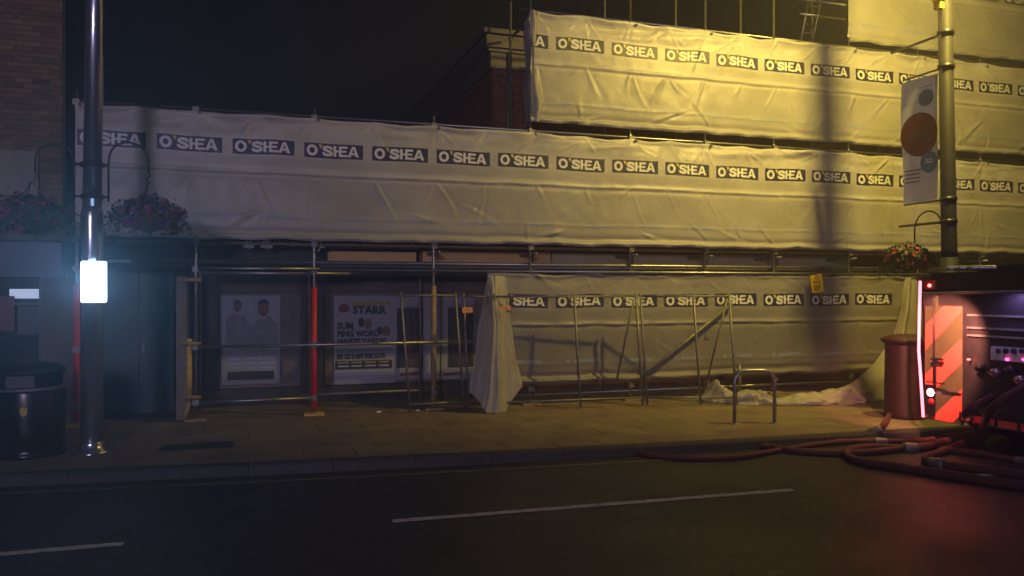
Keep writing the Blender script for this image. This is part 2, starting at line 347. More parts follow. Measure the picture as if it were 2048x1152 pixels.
# square inspection cover
c = at_z(395, 893, 0); mb = MB(); mb.box(c[0] - .42, c[0] + .42, c[1] - .22, c[1] + .22, -.015, .006)
cov = mb.obj('inspection_cover', M['black'], None); tag(cov, 'dark inspection cover set into the pavement right of the left post', 'cover')

# ================================================================== BUILDINGS
brick_me = {}
def brick_data(key, lx, ly, lz, m):
    if key in brick_me: return brick_me[key]
    c = .006; mb = MB()
    v = [(-lx, 0, -lz), (lx, 0, -lz), (lx, 0, lz), (-lx, 0, lz), (-lx, -ly + c, -lz), (lx, -ly + c, -lz), (lx, -ly + c, lz), (-lx, -ly + c, lz),
         (-lx + c, -ly, -lz + c), (lx - c, -ly, -lz + c), (lx - c, -ly, lz - c), (-lx + c, -ly, lz - c)]
    f = [(8, 9, 10, 11)] + [(4 + i, 4 + (i + 1) % 4, 8 + (i + 1) % 4, 8 + i) for i in range(4)] + [(i, (i + 1) % 4, 4 + (i + 1) % 4, 4 + i) for i in range(4)]
    mb.add(v, f); brick_me[key] = mb.mesh('brick', m); return brick_me[key]
def bricks(parent, m, key, x0, x1, Y, z0, z1, side=False, skip=None):
    r = 0; z = z0
    while z < z1 - .03:
        x = x0 + (-.1125 if r % 2 else 0)
        while x < x1 - .02:
            a, b = max(x, x0), min(x + .225, x1)
            if b - a > .05 and not (skip and skip((a + b) / 2, z)):
                ln = round((b - a - .01) / 2, 3); me = brick_data((key, ln), ln, .014 , .0325, m)
                jit = random.uniform(-.003, .003)
                if side: inst('brick', me, parent, (Y - .0 + jit, (a + b) / 2, z + .0375), (0, 0, -math.pi / 2))
                else: inst('brick', me, parent, ((a + b) / 2, Y + jit, z + .0375))
            x += .225
        z += .075; r += 1
# ---- left brick building
LBX = -2.33; LY = 13.0
lb = thing('brick_building', (-6, LY, 0), 'tall dark brown brick building with a shop on the far left', 'building')
MB().box(-12, LBX - .225, LY, LY + 2.9, 2.72, 12).obj('wall', M['wall_old'], lb)
MB().box(LBX - .2245, LBX - .20, LY + .03, LY + 2.9, 0, 12).obj('shaded_side', M['dark_wall'], lb)  # shade on the side wall put into a dark colour
zc = at_y(30, 302, LY)[2]; zb = at_y(30, 392, LY)[2]; xr = at_y(78, 300, LY)[0]
bricks(lb, M['brick_old'], 'o', -3.62, LBX - .22, LY, 2.76, 6.5, skip=lambda x, z: x < xr + .03 and zb - .1 < z < zc + .02)
MB().box(-12, xr, LY - .06, LY - .001, zb, zc).obj('render_panel', M['cream'], lb)
MB().box(-12, LBX - .1, LY - .12, LY - .001, 2.62, 2.72).obj('cornice', M['stone'], lb)
MB().box(-12, LBX - .22, LY - .09, LY - .001, 2.10, 2.60).obj('shop_fascia', M['shop_blue'], lb)
xp0 = at_y(86, 600, LY)[0]; MB().box(xp0, LBX - .03, LY - .05, LY + .17, .0, 2.1).obj('pilaster', M['mauve_wall'], lb)
MB().box(-12, xp0, LY - .03, LY + .12, .0, .62).obj('stall_riser', M['shop_blue'], lb)
MB().box(-12, xp0 - .05, LY + .06, LY + .07, .62, 2.1).obj('shop_window', M['glass'], lb)
fr = MB().box(-12, xp0, LY - .01, LY + .10, .62, .68).box(xp0 - .05, xp0 - .001, LY - .01, LY + .1, .68, 2.08).box(-12, xp0, LY - .01, LY + .1, 1.70, 1.74).obj('window_frame', M['black'], lb)
m = MB(); p = at_y(18, 578, LY); q = at_y(80, 597, LY); m.box(p[0], q[0], LY + .02, LY + .055, q[2], p[2]); m.obj('lit_window_strip', M['tube_lit'], lb)
po = MB(); p = at_y(-25, 592, LY); q = at_y(30, 662, LY); po.box(p[0], q[0], LY - .02, LY - .012, q[2], p[2])
pw = thing('window_poster', (p[0], LY, q[2]), 'dark red picture poster in the far left shop window', 'poster'); po.obj('poster_sheet', M['print_red'], pw)
for i in range(9):
    a = random.uniform(p[0], q[0] - .1); b = random.uniform(q[2], p[2] - .1)
    MB().box(a, a + random.uniform(.03, .1), LY - .022, LY - .0205 - i * .0003, b, b + random.uniform(.03, .1)).obj('picture_patch', M[random.choice(['print_black', 'print_brown', 'paper_dim'])], pw)
pc = MB(); p = at_y(33, 612, LY); q = at_y(78, 668, LY); pc.box(p[0], q[0], LY + .045, LY + .055, q[2], p[2]); tag(pc.obj('notice_card', M['paper_dim']), 'pale notice card in the far left shop window', 'notice')
# ---- low shop building behind the lower scaffold
SY = 14.0; TX = at_y(985, 60, 14.2)[0]
sb = thing('shop_building', (0, SY, 0), 'low boarded shop behind the scaffold between the two brick buildings', 'building')
MB().box(LBX + .01, TX - .01, SY, SY + 7, 0, 4.0).obj('wall', M['dark_wall'], sb)
MB().box(LBX + .01, TX - .01, SY - .05, SY + 7, 4.0, 4.12).obj('flat_roof', M['bedding'], sb)
x0 = at_y(440, 560, SY)[0]; x1 = at_y(606, 560, SY)[0]; zt = at_y(500, 562, SY)[2]; zu = at_y(500, 585, SY)[2]
MB().box(x0, TX - .05, SY - .06, SY - .001, zu, zt).obj('signboard_rail', M['mauve_wall'], sb)
MB().box(x0, x1, SY - .04, SY - .001, .3, zu - .01).obj('boarding_panel', M['ply_grey'], sb)
MB().box(at_y(650, 0, SY)[0], TX - .05, SY - .04, SY - .001, .3, zu - .01).obj('boarding_panel', M['ply_grey'], sb)
MB().box(LBX + .01, TX - .05, SY - .09, SY - .041, 0, .28).obj('plinth', M['dark_wall'], sb)
for a in (606, 650): 
    xx = at_y(a, 0, SY)[0]; MB().box(xx - .05 if a == 606 else xx - .12, xx + .05 if a == 606 else xx - .02, SY - .08, SY - .001, .29, 2.2).obj('pilaster', M['dark_wall'], sb)
# fascia boards seen above the lower ledger
FY = 13.3
for a, b, y0, y1, mm in ((655, 832, 502, 527, 'ply'), (845, 1062, 502, 527, 'ply'), (1066, 1100, 504, 528, 'ply'), (1104, 1258, 506, 530, 'pale_fascia'), (1266, 1406, 508, 532, 'pale_fascia'), (1414, 1548, 509, 533, 'pale_fascia'), (1556, 1698, 511, 534, 'pale_fascia')):
    p = at_y(a, y0, FY); q = at_y(b, y1, FY); MB().box(p[0], q[0], FY - .02, FY + .2, q[2], p[2]).obj('fascia_board', M[mm], sb)
MB().box(at_y(655, 0, FY)[0], at_y(1700, 0, FY)[0], FY + .0, FY + .22, at_y(1000, 529, FY)[2] - .22, at_y(1000, 529, FY)[2] - .03).obj('fascia_beam', M['dark_wall'], sb)
MB().box(LBX + .02, at_y(654, 0, FY)[0], FY, FY + .2, 2.25, 2.75).obj('fascia_dark', M['dark_wall'], sb)
# hoarding door, dark green
p = at_y(208, 540, 13.4); q = at_y(347, 832, 13.4)
hd = thing('hoarding_door', (p[0], 13.4, 0), 'dark green painted hoarding doors right of the lit sign', 'door')
xm = (p[0] + q[0]) / 2
for a, b in ((p[0], xm - .004), (xm + .004, q[0])):
    pn = MB().box(a, b, 13.4, 13.44, .03, 2.18).obj('door_leaf', M['green'], hd)
    MB().box(a + .06, b - .06, 13.388, 13.399, 1.15, 1.25).box(a + .06, b - .06, 13.388, 13.399, .2, .3).box(a + .06, b - .06, 13.388, 13.399, 1.95, 2.05).obj('ledge', M['green'], pn)
MB().box(xm + .05, xm + .08, 13.35, 13.387, .95, 1.1).obj('handle', M['steel_dull'], hd)
# ---- corner building with cornice
CY = 14.2; TH = at_y(985, 60, CY)[2]
cb = thing('corner_building', (TX, CY, 0), 'red brick building with pale stone cornice behind the upper scaffold', 'building')
zc1 = at_y(990, 138, CY)[2]
wl = MB().box(TX, 26, CY, CY + 13, 0, TH - .12)
wl.m[4] = 1; wo = wl.obj('wall', [M['wall_red'], M['wall_red_side']], cb)
bricks(cb, M['brick_red'], 'r', TX, at_y(1085, 0, CY)[0], CY, 3.6, zc1 - .02)
bricks(cb, M['brick_red'], 'r', CY, CY + 2.3, TX, 3.6, zc1 - .02, side=True)
for za, zb_, pr in ((zc1, zc1 + .30, .05), (zc1 + .30, zc1 + .36, .10), (zc1 + .36, zc1 + .58, .16), (zc1 + .60, zc1 + .68, .22), (zc1 + .68, TH, .12)):
    MB().box(TX - pr, 26 + pr, CY - pr, CY + 13 + pr, za, zb_).obj('cornice_course', M['stone'], cb)

# ================================================================== SCAFFOLD
YS = 12.6
sc = thing('scaffold', (4, YS, 0), 'galvanised tube scaffold carrying the white sheeting along the buildings', 'scaffold')
front = [(154, 178), (392, 210), (628, 216), (867, 233), (1060, -40), (1260, -40), (1410, -40), (1547, -60), (1697, -80), (1835, -80), (1960, -80)]
SX = [at_y(a, 0, YS)[0] for a, b in front]
TR = .0242
for i, (a, b) in enumerate(front):
    X = SX[i]; zt = at_y(a, b, YS)[2]
    s = MB().tube((X, YS, .03), (X, YS, zt), TR).obj('standard', M['steel'], sc, True)
    MB().box(X - .15, X + .15, YS - .12, YS + .12, .002, .03).obj('sole_board', M['yellow_sleeve'] if i in (0, 2) else M['timber'], sc)
    MB().tube((X, YS + 1.05, 0), (X, YS + 1.05, min(zt, 8.6)), TR).obj('standard', M['steel_dull'], sc, True)
    if i in (0, 2, 7):
        MB().tube((X, YS, .06), (X, YS, at_y(a, 575, YS)[2] if i else 2.0), TR + .022, 10).obj('foam_sleeve', M['red_sleeve'], s, True)
    if i == 3: MB().tube((X, YS, .05), (X, YS, at_y(a, 572, YS)[2]), TR + .018, 10).obj('foam_sleeve', M['timber'], s, True)
    for z in (.27, 1.08, 2.22, 2.62, 4.55):
        if z < zt: MB().box(X - .045, X + .045, YS - .075, YS + .01, z - .04, z + .04).obj('coupler', M['steel_dull'], sc)
    for z in (2.52, 4.50, 6.5):
        if z < zt: MB().tube((X + .06, YS - .14, z), (X + .06, YS + 1.3, z), TR).obj('transom', M['steel_dull'], sc, True)
xr_ = SX[-1] + 3
def ledger(px0, px1, z, Y=YS - .05, m='steel', r=TR, name='ledger'):
    a = at_y(px0, 0, Y)[0]; b = at_y(px1, 0, Y)[0] if px1 < 2040 else xr_
    return MB().tube((a, Y, z), (b, Y, z), r).obj(name, M[m], sc, True)
ledger(195, 262, 2.33, 12.7)
ledger(282, 2048, 2.34, 12.66, 'steel', .03)
ledger(395, 640, 2.235, 12.5); ledger(395, 700, 2.17, 12.62)
ledger(640, 2048, 2.225, 12.5); ledger(640, 2048, 2.29, 12.75, 'steel_dull')
ledger(395, 985, 1.08, 12.53, 'steel', TR, 'guard_rail'); ledger(398, 625, .27, 12.53, 'steel', TR, 'guard_rail')
ledger(600, 870, .30, 12.7, 'steel_dull', TR, 'guard_rail'); ledger(1000, 2048, .16, 12.65, 'steel', TR, 'guard_rail')
for z in (4.58, 6.60, 8.4):
    a = 160 if z < 5 else 1040 if z < 7 else 1600
    ledger(a, 2048, z, 12.62, 'steel'); ledger(a, 2048, z - 1.0, 12.62, 'steel_dull')
for z, a in ((2.60, LBX + .1), (4.56, SX[4] - .3), (6.58, SX[7])):      # boarded lifts
    for k in range(4):
        x = a
        while x < xr_:
            l = min(3.9, xr_ - x); MB().box(x, x + l - .02, YS + .08 + k * .235, YS + .30 + k * .235, z, z + .038).obj('scaffold_board', M['board'], sc); x += l
# braces
p = at_y(1288, 752, 12.44); q = at_y(1464, 607, 12.44); MB().tube(p, q, .03).obj('brace', M['steel_dull'], sc, True)
for i in (5,): MB().tube((SX[i], YS + 1.08, .3), (SX[i + 1], YS + 1.08, 2.4), TR).obj('brace', M['steel_dull'], sc, True)
# upper-lift uprights and the edge post by the tall sheet
X = at_y(1015, 0, 13.3)[0]; MB().tube((X, 13.3, 2.6), (X, 13.3, at_y(1015, 108, 13.3)[2]), TR).obj('standard', M['steel'], sc, True)
# doorway column: weathered boards, tube, yellow sleeve, couplers
p = at_y(352, 552, 12.75); q = at_y(373, 838, 12.75)
bc = thing('timber_column', (p[0], 12.75, 0), 'pale boarded column beside the green doors with a yellow sleeved prop', 'column')
MB().box(p[0], q[0], 12.75, 13.35, 0, p[2]).obj('boarding', M['ply_grey'], bc)
for yy in (560, 688, 796):
    a = at_y(356, yy, 12.5); b = at_y(402, yy + 2, 12.5); MB().tube(a, (b[0], 12.5, a[2]), .028).obj('cross_tube', M['timber'], bc, True)
x = at_y(378, 0, 12.56)[0]; MB().tube((x, 12.62, .36), (x, 12.62, 1.2), .045, 10).obj('foam_sleeve', M['yellow_sleeve'], bc, True)
MB().tube((x - .08, 12.55, .03), (x + .01, 12.55, .3), .04, 8).obj('loose_offcut', M['timber'], bc, True)
# ladder on the top lift
lx = [at_y(1600, 92, 13.0), at_y(1622, -30, 13.0)]; l2 = [at_y(1623, 92, 13.0), at_y(1648, -30, 13.0)]
ld = thing('ladder', lx[0], 'pale ladder leaning on the top lift of the scaffold', 'ladder')
for a, b in (lx, l2): MB().tube(a, b, .026, 8).obj('stile', M['steel'], ld, True)
for k in range(7):
    t = (k + .5) / 7; a = [lx[0][i] * (1 - t) + lx[1][i] * t for i in range(3)]; b = [l2[0][i] * (1 - t) + l2[1][i] * t for i in range(3)]; MB().tube(a, b, .014).obj('rung', M['steel'], ld, True)
p = at_y(1596, 27, 12.62); ledger(1600, 1690, p[2], 12.62)

# ================================================================== SHEETING
class Sheet:
    def __init__(s, k, x0, x1, z0, z1, ties, amp=1.0, Y=12.535):
        s.k, s.x0, s.x1, s.z0, s.z1, s.ties, s.amp, s.Y = k, x0, x1, z0, z1, np.array(ties), amp, Y; s.H = z1 - z0
        R_ = random.Random(k * 17 + 3); s.folds = []; hi = s.H
        for t in s.ties:
            if not x0 - .3 < t < x1 + .3: continue
            for q in range(3): s.folds.append((t, hi - .02, R_.choice((-1, 1)) * R_.uniform(.25, 1.2), R_.uniform(.35, .9), R_.uniform(.018, .04), R_.uniform(.02, .045)))     # creases from the top ties
            for q in range(2): s.folds.append((t, hi - .86, R_.choice((-1, 1)) * R_.uniform(.15, .8), R_.uniform(.3, 1.1), R_.uniform(.015, .035), R_.uniform(.012, .035)))
            if R_.random() < .55: s.folds.append((t, .05, math.pi - R_.choice((-1, 1)) * R_.uniform(.3, .7), R_.uniform(.3, .7), .03, .03))
        x = x0
        while x < x1: s.folds.append((x, R_.uniform(.15, .75), R_.choice((1, -1)) * R_.uniform(.95, 1.35), R_.uniform(.7, 1.6), R_.uniform(.03, .055), R_.uniform(.02, .05))); x += R_.uniform(.8, 2.2)   # long slack folds
    def P(s, x, v):      # v = height above the bottom edge
        x = np.asarray(x, float); v = np.asarray(v, float); k = s.k; hi = s.H
        flat = np.exp(-((v - (hi - .48)) / .17) ** 4)                       # the printed band is pulled flat
        near = np.min(np.abs(x[..., None] - s.ties), axis=-1); tie = np.exp(-(near / .13) ** 2)
        span = np.clip(near / .5, 0, 1)
        f = .03 * noise(x * .5, v * .5 + k, k) + .008 * noise(x * 1.7, v * 1.3, k + 3)
        top = sstep(hi - .40, hi - .03, v)
        q = noise(x * .75 + v * 1.5, v * 6.5 - x * .5, k + 5); f = f + s.amp * .05 * top * q
        q2 = noise(x * 2.2 - v * 2, v * 11 + x * .3, k + 9); f = f + s.amp * .018 * top * q2
        fo = np.zeros_like(f)
        for (fx, fv, an, L_, wd, am) in s.folds:
            dx, dv = x - fx, v - fv; ax, av = math.sin(an), -math.cos(an)
            al = (dx * ax + dv * av) / L_; ac = dx * -av + dv * ax + .05 * np.sin(al * 3 + fx)
            ww = wd * (.5 + al)
            fo = fo + am * np.where((al > 0) & (al < 1), (1 - np.clip(al, 0, 1)) * np.clip(al * 6, 0, 1), 0) * (np.exp(-(ac / ww) ** 2) - .6 * np.exp(-((ac - 1.7 * ww) / ww) ** 2))
        f = f + s.amp * .75 * fo * (1 - .6 * flat)
        sc_ = .3 + .7 * np.abs(np.sin(x * math.pi / .62 + noise(x * .7, k, k) * 1.2)) ** .5
        f = f + .028 * sc_ * np.exp(-((v - (hi - .86)) / .024) ** 2) - .010 * np.exp(-((v - (hi - .91)) / .04) ** 2)
        f = f + .008 * np.exp(-((v - (hi - 1.52)) / .02) ** 2)
        f = f + .06 * sc_ * np.exp(-((v - .045) / .032) ** 2) - .03 * np.exp(-((v - .12) / .05) ** 2)
        f = f + .03 * sc_ * np.exp(-((v - (hi - .03)) / .03) ** 2)
        f = f * (1 - .55 * tie * top) + .004 * noise(x * 7, v * 7, k + 31) * (1 - flat)
        sag = .05 * span * sstep(hi - .25, hi, v) * (.6 + .4 * noise(x * 1.3, 0, k)) + .012 * noise(x * 2.5, 5, k) - .03 * span * sstep(.25, 0, v) * (.5 + .5 * noise(x * .9, 3, k))
        return np.stack([x, s.Y - .05 - f, s.z0 + v - sag], -1)
    def build(s, name, label, m, dx=.028, dz=.022):
        nx = int((s.x1 - s.x0) / dx) + 1; nz = int(s.H / dz) + 1
        X, V = np.meshgrid(np.linspace(s.x0, s.x1, nx), np.linspace(0, s.H, nz))
        s.o = tag(MB().grid(s.P(X, V)).obj(name, m, None, True), label, 'sheeting', 'printed scaffold sheeting'); return s.o
def stroke(pts, wd):
    P = np.array(pts, float); T = np.gradient(P, axis=0); T /= np.linalg.norm(T, axis=1)[:, None]; Nn = np.stack([-T[:, 1], T[:, 0]], 1) * wd / 2
    v = []; 
    for a, n in zip(P, Nn): v += [tuple(a + n), tuple(a - n)]
    return v, [(2 * i, 2 * i + 1, 2 * i + 3, 2 * i + 2) for i in range(len(P) - 1)]
LW, LH = .88, .222
def logo_parts():
    out = []; b, t = .030, .192; h = t - b; w_ = .040
    def bx(x0, x1, y0, y1): out.append(([(x0, y0), (x1, y0), (x1, y1), (x0, y1)], [(0, 1, 2, 3)], 1))
    n = 24; cx, cy = .115, (b + t) / 2; v = []
    for j in range(n):
        a = 2 * math.pi * j / n; v += [(cx + .083 * math.cos(a), cy + (h / 2 + .004) * math.sin(a)), (cx + .040 * math.cos(a), cy + (h / 2 - .036) * math.sin(a))]
    out.append((v, [(2 * j, 2 * j + 1, (2 * j + 3) % (2 * n), (2 * j + 2) % (2 * n)) for j in range(n)], 1))
    out.append(([(.208, t + .012), (.268, t + .012), (.238, t - .055)], [(0, 1, 2)], 2))
    s = [(.062, .64), (.050, .80), (.0, .885), (-.050, .80), (-.052, .66), (-.02, .555), (.022, .47), (.055, .35), (.050, .20), (.0, .115), (-.052, .20), (-.064, .37)]
    P = np.array([(.345 + a, b + c * h) for a, c in s]); Q = []
    for i in range(len(P) - 1):
        p0, p1, p2, p3 = P[max(i - 1, 0)], P[i], P[i + 1], P[min(i + 2, len(P) - 1)]
        for u in (0, .33, .66): Q.append(.5 * (2 * p1 + (p2 - p0) * u + (2 * p0 - 5 * p1 + 4 * p2 - p3) * u * u + (3 * p1 - p0 - 3 * p2 + p3) * u ** 3))
    Q.append(P[-1]); v, f = stroke(Q, .041); out.append((v, f, 1))
    bx(.432, .474, b, t); bx(.474, .600, b + .42 * h, b + .60 * h); bx(.512, .552, b + .6 * h, t); bx(.512, .552, b, b + .42 * h)
    bx(.552, .640, t - .034, t); bx(.600, .628, b + .42 * h, b + .60 * h); bx(.552, .645, b, b + .034)
    out.append(([(.645, b), (.692, b), (.742, t), (.712, t)], [(0, 1, 2, 3)], 1)); out.append(([(.770, b), (.818, b), (.757, t), (.722, t)], [(0, 1, 2, 3)], 1)); bx(.690, .785, b + .2 * h, b + .4 * h)
    return out
LOGO = logo_parts()
def put_logos(sh, xs, vc, clip0=None, clip1=None, dv=0):
    for x in xs:
        if x + LW < sh.x0 + .02 or x > sh.x1 - .02: continue
        mb = MB(); lo = max(0, sh.x0 + .01 - x); hi = min(LW, sh.x1 - .01 - x)
        U, V = np.meshgrid(np.linspace(lo, hi, 26), np.linspace(0, LH, 8)); A = sh.P(x + U, vc - LH / 2 + V); A[..., 1] -= .004; mb.grid(A, 0)
        for v, f, mi in LOGO:
            v = np.array(v)
            if v[:, 0].min() < lo or v[:, 0].max() > hi: continue
            # refine long quads so the print follows the folds
            A = sh.P(x + v[:, 0], vc - LH / 2 + v[:, 1]); A[:, 1] -= .010 if mi == 1 else .012; mb.add(A, f, mi)
        mb.obj('printed_logo', [M['ink'], M['letter'], M['yellow_print']], sh.o)
FONT_CACHE = {}
def put_small(sh, v0, step=1.0245, start=0, txt='MONARFLEX'):
    if txt not in FONT_CACHE: FONT_CACHE[txt] = font(txt, 0, 0, 0, .052, .002, .46)
    tv, tf = FONT_CACHE[txt]; tv = np.array(tv)
    x = sh.x0 + start
    while x + .75 < sh.x1:
        mb = MB(); A = sh.P(x + tv[:, 0], v0 + tv[:, 2]); A[:, 1] -= .004; mb.add(A, tf, 0); mb.obj('printed_strip', M['blue_print'], sh.o); mb = MB()
        q = np.array([(-.13, 0), (-.09, 0), (-.09, .055), (-.13, .055)]); A = sh.P(x + q[:, 0], v0 + q[:, 1]); A[:, 1] -= .004; mb.add(A, [(0, 1, 2, 3)])
        mb.obj('printed_mark', M['blue_print'], sh.o); x += step
PX0, PITCH = -1.253, 1.0245
XR = at_y(2048, 0, 12.55)[0] + 3.0
ties = sorted(SX + [(SX[i] + SX[i + 1]) / 2 for i in range(len(SX) - 1)])
xl = at_y(152, 0, 12.55)[0]
T1 = Sheet(1, xl, XR, 2.66, 4.53, ties); T1.build('scaffold_sheet', 'long white printed sheeting of the lower lift, from the brick building rightwards', M['sheet'])
put_logos(T1, [PX0 + i * PITCH for i in range(-1, 19)], 4.045 - 2.66); put_small(T1, .32, start=.55)
x2 = at_y(1058, 0, 12.55)[0]
T2 = Sheet(2, x2, XR, 4.70, 6.55, ties, 1.1); T2.build('scaffold_sheet', 'white printed sheeting of the middle lift, starting above the centre', M['sheet'])
o2 = at_y(1110, 0, 12.55)[0]; put_logos(T2, [o2 + i * PITCH for i in range(-1, 13)], 6.055 - 4.70); put_small(T2, .32, start=.3)
x3 = at_y(1692, 0, 12.55)[0]
T3 = Sheet(4, x3, XR, 6.66, 8.52, ties, 1.0); T3.build('scaffold_sheet', 'white printed sheeting of the top lift in the upper right corner', M['sheet'])
o3 = at_y(1925, 0, 12.55)[0]; put_logos(T3, [o3 + i * PITCH for i in range(0, 6)], 7.93 - 6.66); put_small(T3, .30, start=.3)
x4 = at_y(974, 0, 12.55)[0]; x5 = at_y(1826, 0, 12.55)[0]
T0 = Sheet(6, x4, x5, .36, 2.20, ties, .5, 12.58); T0.build('scaffold_sheet', 'thin white printed sheeting hung at street level behind the mesh fence', M['sheet_low'])
put_logos(T0, [PX0 + i * PITCH for i in range(5, 13)], 1.735 - .36); put_small(T0, .34, start=.5)
# folded return edge at the left end of the middle sheet
N_ = 30; V = np.linspace(0, 1.83, N_); A = []
for c, (dx, dy) in enumerate(((0, .0), (.05, -.05), (.10, -.02), (.07, .04))):
    A.append([(x2 - .02 + dx * (.6 + .4 * math.sin(v * 5)) + .09 * (1 - v / 1.83), 12.44 + dy + .02 * math.sin(v * 9 + c), 4.70 + v) for v in V])
MB().grid(A).obj('folded_edge', M['sheet_drape'], T2.o, True)
A = [[(x2 - .01 + .02 * math.sin(v * 7), 12.46 + t * .3, 4.72 + v - .12 * t * (v > 0)) for v in V] for t in np.linspace(0, 1, 6)]
MB().grid(A).obj('return_side', M['sheet'], T2.o, True)
# left flap draped over the fence down to the ground
def lerp_poly(poly, t): 
    ts = np.linspace(0, 1, len(poly)); return [float(np.interp(t, ts, [p[i] for p in poly])) for i in range(len(poly[0]))]
cols = [[(974, 554, 12.45), (962, 620, 12.35), (950, 710, 12.2), (938, 784, 12.1)],
        [(978, 552, 12.42), (976, 620, 12.2), (972, 710, 12.05), (958, 802, 11.97)],
        [(984, 551, 12.38), (986, 620, 12.05), (984, 710, 11.92), (973, 825, 11.86)],
        [(990, 551, 12.38), (994, 620, 12.03), (996, 710, 11.92), (999, 828, 11.84)],
        [(996, 551, 12.40), (999, 620, 12.16), (1002, 710, 12.06), (1012, 825, 11.95)],
        [(1003, 552, 12.42), (1010, 620, 12.24), (1020, 710, 12.14), (1026, 798, 12.1)],
        [(1010, 553, 12.45), (1018, 620, 12.32), (1032, 710, 12.2), (1045, 772, 12.16)]]
NT = 40; NS = 73; A = []
for t in np.linspace(0, 1, NT):
    row = [at_y(*lerp_poly(c, t)) for c in cols]; ss = np.linspace(0, len(cols) - 1, NS); u = ss / (len(cols) - 1)
    r = np.array(row); R = np.stack([np.interp(ss, range(len(cols)), r[:, i]) for i in range(3)], 1)
    R[:, 1] += (.015 + .05 * t) * (np.abs(noise(u * 11 + .8 * t, np.ones(NS) * t * .9, 3)) - .4) + .025 * noise(u * 5, np.ones(NS) * t * 4, 6) + .012 * noise(u * 20, np.ones(NS) * t * 7, 5); R[:, 0] += .012 * noise(u * 3, np.ones(NS) * t * 9, 8); R[:, 2] = np.maximum(R[:, 2], .01)
    A.append(R)
tag(MB().grid(A).obj('sheet_flap', M['sheet_drape'], None, True), 'narrow white sheet flap draped over the fence end down to the paving', 'sheeting')
# right drape pulled down to the ground and lying bundled along it
colsR = [[(1812, 556, 12.45), (1800, 620, 12.3), (1782, 680, 12.1), (1744, 730, 11.85), (1702, 768, 11.6), (1645, 790, 11.4), (1600, 798, 11.3)],
         [(1820, 556, 12.42), (1812, 620, 12.1), (1800, 690, 11.8), (1776, 745, 11.55), (1742, 785, 11.35), (1690, 800, 11.2), (1610, 805, 11.15)],
         [(1826, 558, 12.46), (1826, 620, 12.25), (1818, 700, 11.95), (1800, 760, 11.6), (1768, 796, 11.3), (1706, 809, 11.1), (1620, 812, 11.05)],
         [(1832, 562, 12.5), (1842, 640, 12.35), (1846, 720, 12.1), (1836, 770, 11.8), (1808, 800, 11.4), (1730, 815, 11.0), (1630, 818, 11.0)]]
A = []; NT = 46; NS = 25
for t in np.linspace(0, 1, NT):
    r = np.array([at_y(*lerp_poly(c, t)) for c in colsR]); ss = np.linspace(0, 3, NS); u = ss / 3
    R = np.stack([np.interp(ss, range(4), r[:, i]) for i in range(3)], 1)
    R[:, 1] += .05 * noise(u * 5 + t, np.ones(NS) * t * 3, 13) + .02 * noise(u * 12, np.ones(NS) * t * 8, 15); R[:, 2] += .03 * noise(u * 5, np.ones(NS) * t * 7, 18); R[:, 2] = np.maximum(R[:, 2], .012 + .02 * u * 0)
    A.append(R)
dr = tag(MB().grid(A).obj('sheet_drape', M['sheet_drape'], None, True), 'white sheet end pulled off the scaffold, sweeping to the ground and lying bundled', 'sheeting')
A = []; NX = 150
for i in range(NX):
    t = i / (NX - 1); px = 1400 + 330 * t; c = at_z(px, 803 + 6 * math.sin(t * 3) , 0); row = []
    hgt = (.17 + .05 * math.sin(t * 9) + .04 * math.sin(t * 23)) * min(1, t * 9 + .25) * (1 if t < .85 else (1 - t) / .15 * .8 + .2)
    if .06 < t < .13: hgt += .11 * math.sin((t - .06) / .07 * math.pi)
    for j in range(25):
        a = math.pi * j / 24; rr = 1 + .3 * float(noise(t * 14, j * .35, 41)) + .16 * (abs(float(noise(t * 40 + j * .6, j * .8 - t * 9, 47))) - .3); row.append((c[0], c[1] - .20 * math.cos(a) * rr, max(.008, hgt * math.sin(a) * rr + .03 * float(noise(t * 30, j * .65, 44)))))
    A.append(row)
MB().grid(A).obj('ground_bundle', M['sheet_drape'], dr, True)
# scraps of torn sheeting below the lower lift
for px, py, sz in ((497, 489, .14), (533, 488, .16), (560, 486, .05), (586, 489, .07), (640, 490, .12), (655, 488, .06), (826, 490, .05)):
    c = at_y(px, py, 12.7); mb = MB(); A = [[(c[0] + (u - .5) * sz * (.5 + v * .7), c[1] + .02 * math.sin(u * 7 + v * 3), c[2] + sz * .8 * (.5 - v) + .01 * math.sin(u * 9)) for u in np.linspace(0, 1, 6)] for v in np.linspace(0, 1, 5)]
    mb.grid(A).obj('torn_scrap', M['sheet_drape'], T1.o, True)

# ================================================================== POSTERS
def poster(px0, py0, px1, py1, label, m, Y=13.945):
    p = at_y(px0, py0, Y); q = at_y(px1, py1, Y); t = thing('poster', (p[0], Y, q[2]), label, 'poster')
    mb = MB(); n = 12; U, V = np.meshgrid(np.linspace(p[0], q[0], n), np.linspace(q[2], p[2], n)); A = np.stack([U, Y - .002 - .004 * np.abs(noise(U * 4, V * 4, 2)), V], -1)
    mb.grid(A).obj('poster_sheet', M[m], t, True); t['_'] = 0; del t['_']; return t, p[0], q[0], q[2], p[2], Y - .009
def patch(t, name, pts, Y, m): return MB().add([(x, Y, z) for x, z in pts], [tuple(range(len(pts)))]).obj(name, M[m], t)
def ell(cx, cz, a, b, n=18): return [(cx + a * math.cos(2 * math.pi * i / n), cz + b * math.sin(2 * math.pi * i / n)) for i in range(n)]
t, x0, x1, z0, z1, Y = poster(443, 591, 560, 766, 'pale poster with two dark heads on the boarded shop', 'paper'); W_ = x1 - x0; H_ = z1 - z0
def R(u, v): return (x0 + u * W_, z0 + v * H_)
patch(t, 'printed_body', [R(.06, .42), R(.08, .74), R(.2, .80), R(.4, .76), R(.5, .66), R(.62, .72), R(.82, .76), R(.97, .66), R(.97, .42), R(.7, .36), R(.3, .38)], Y, 'print_green')
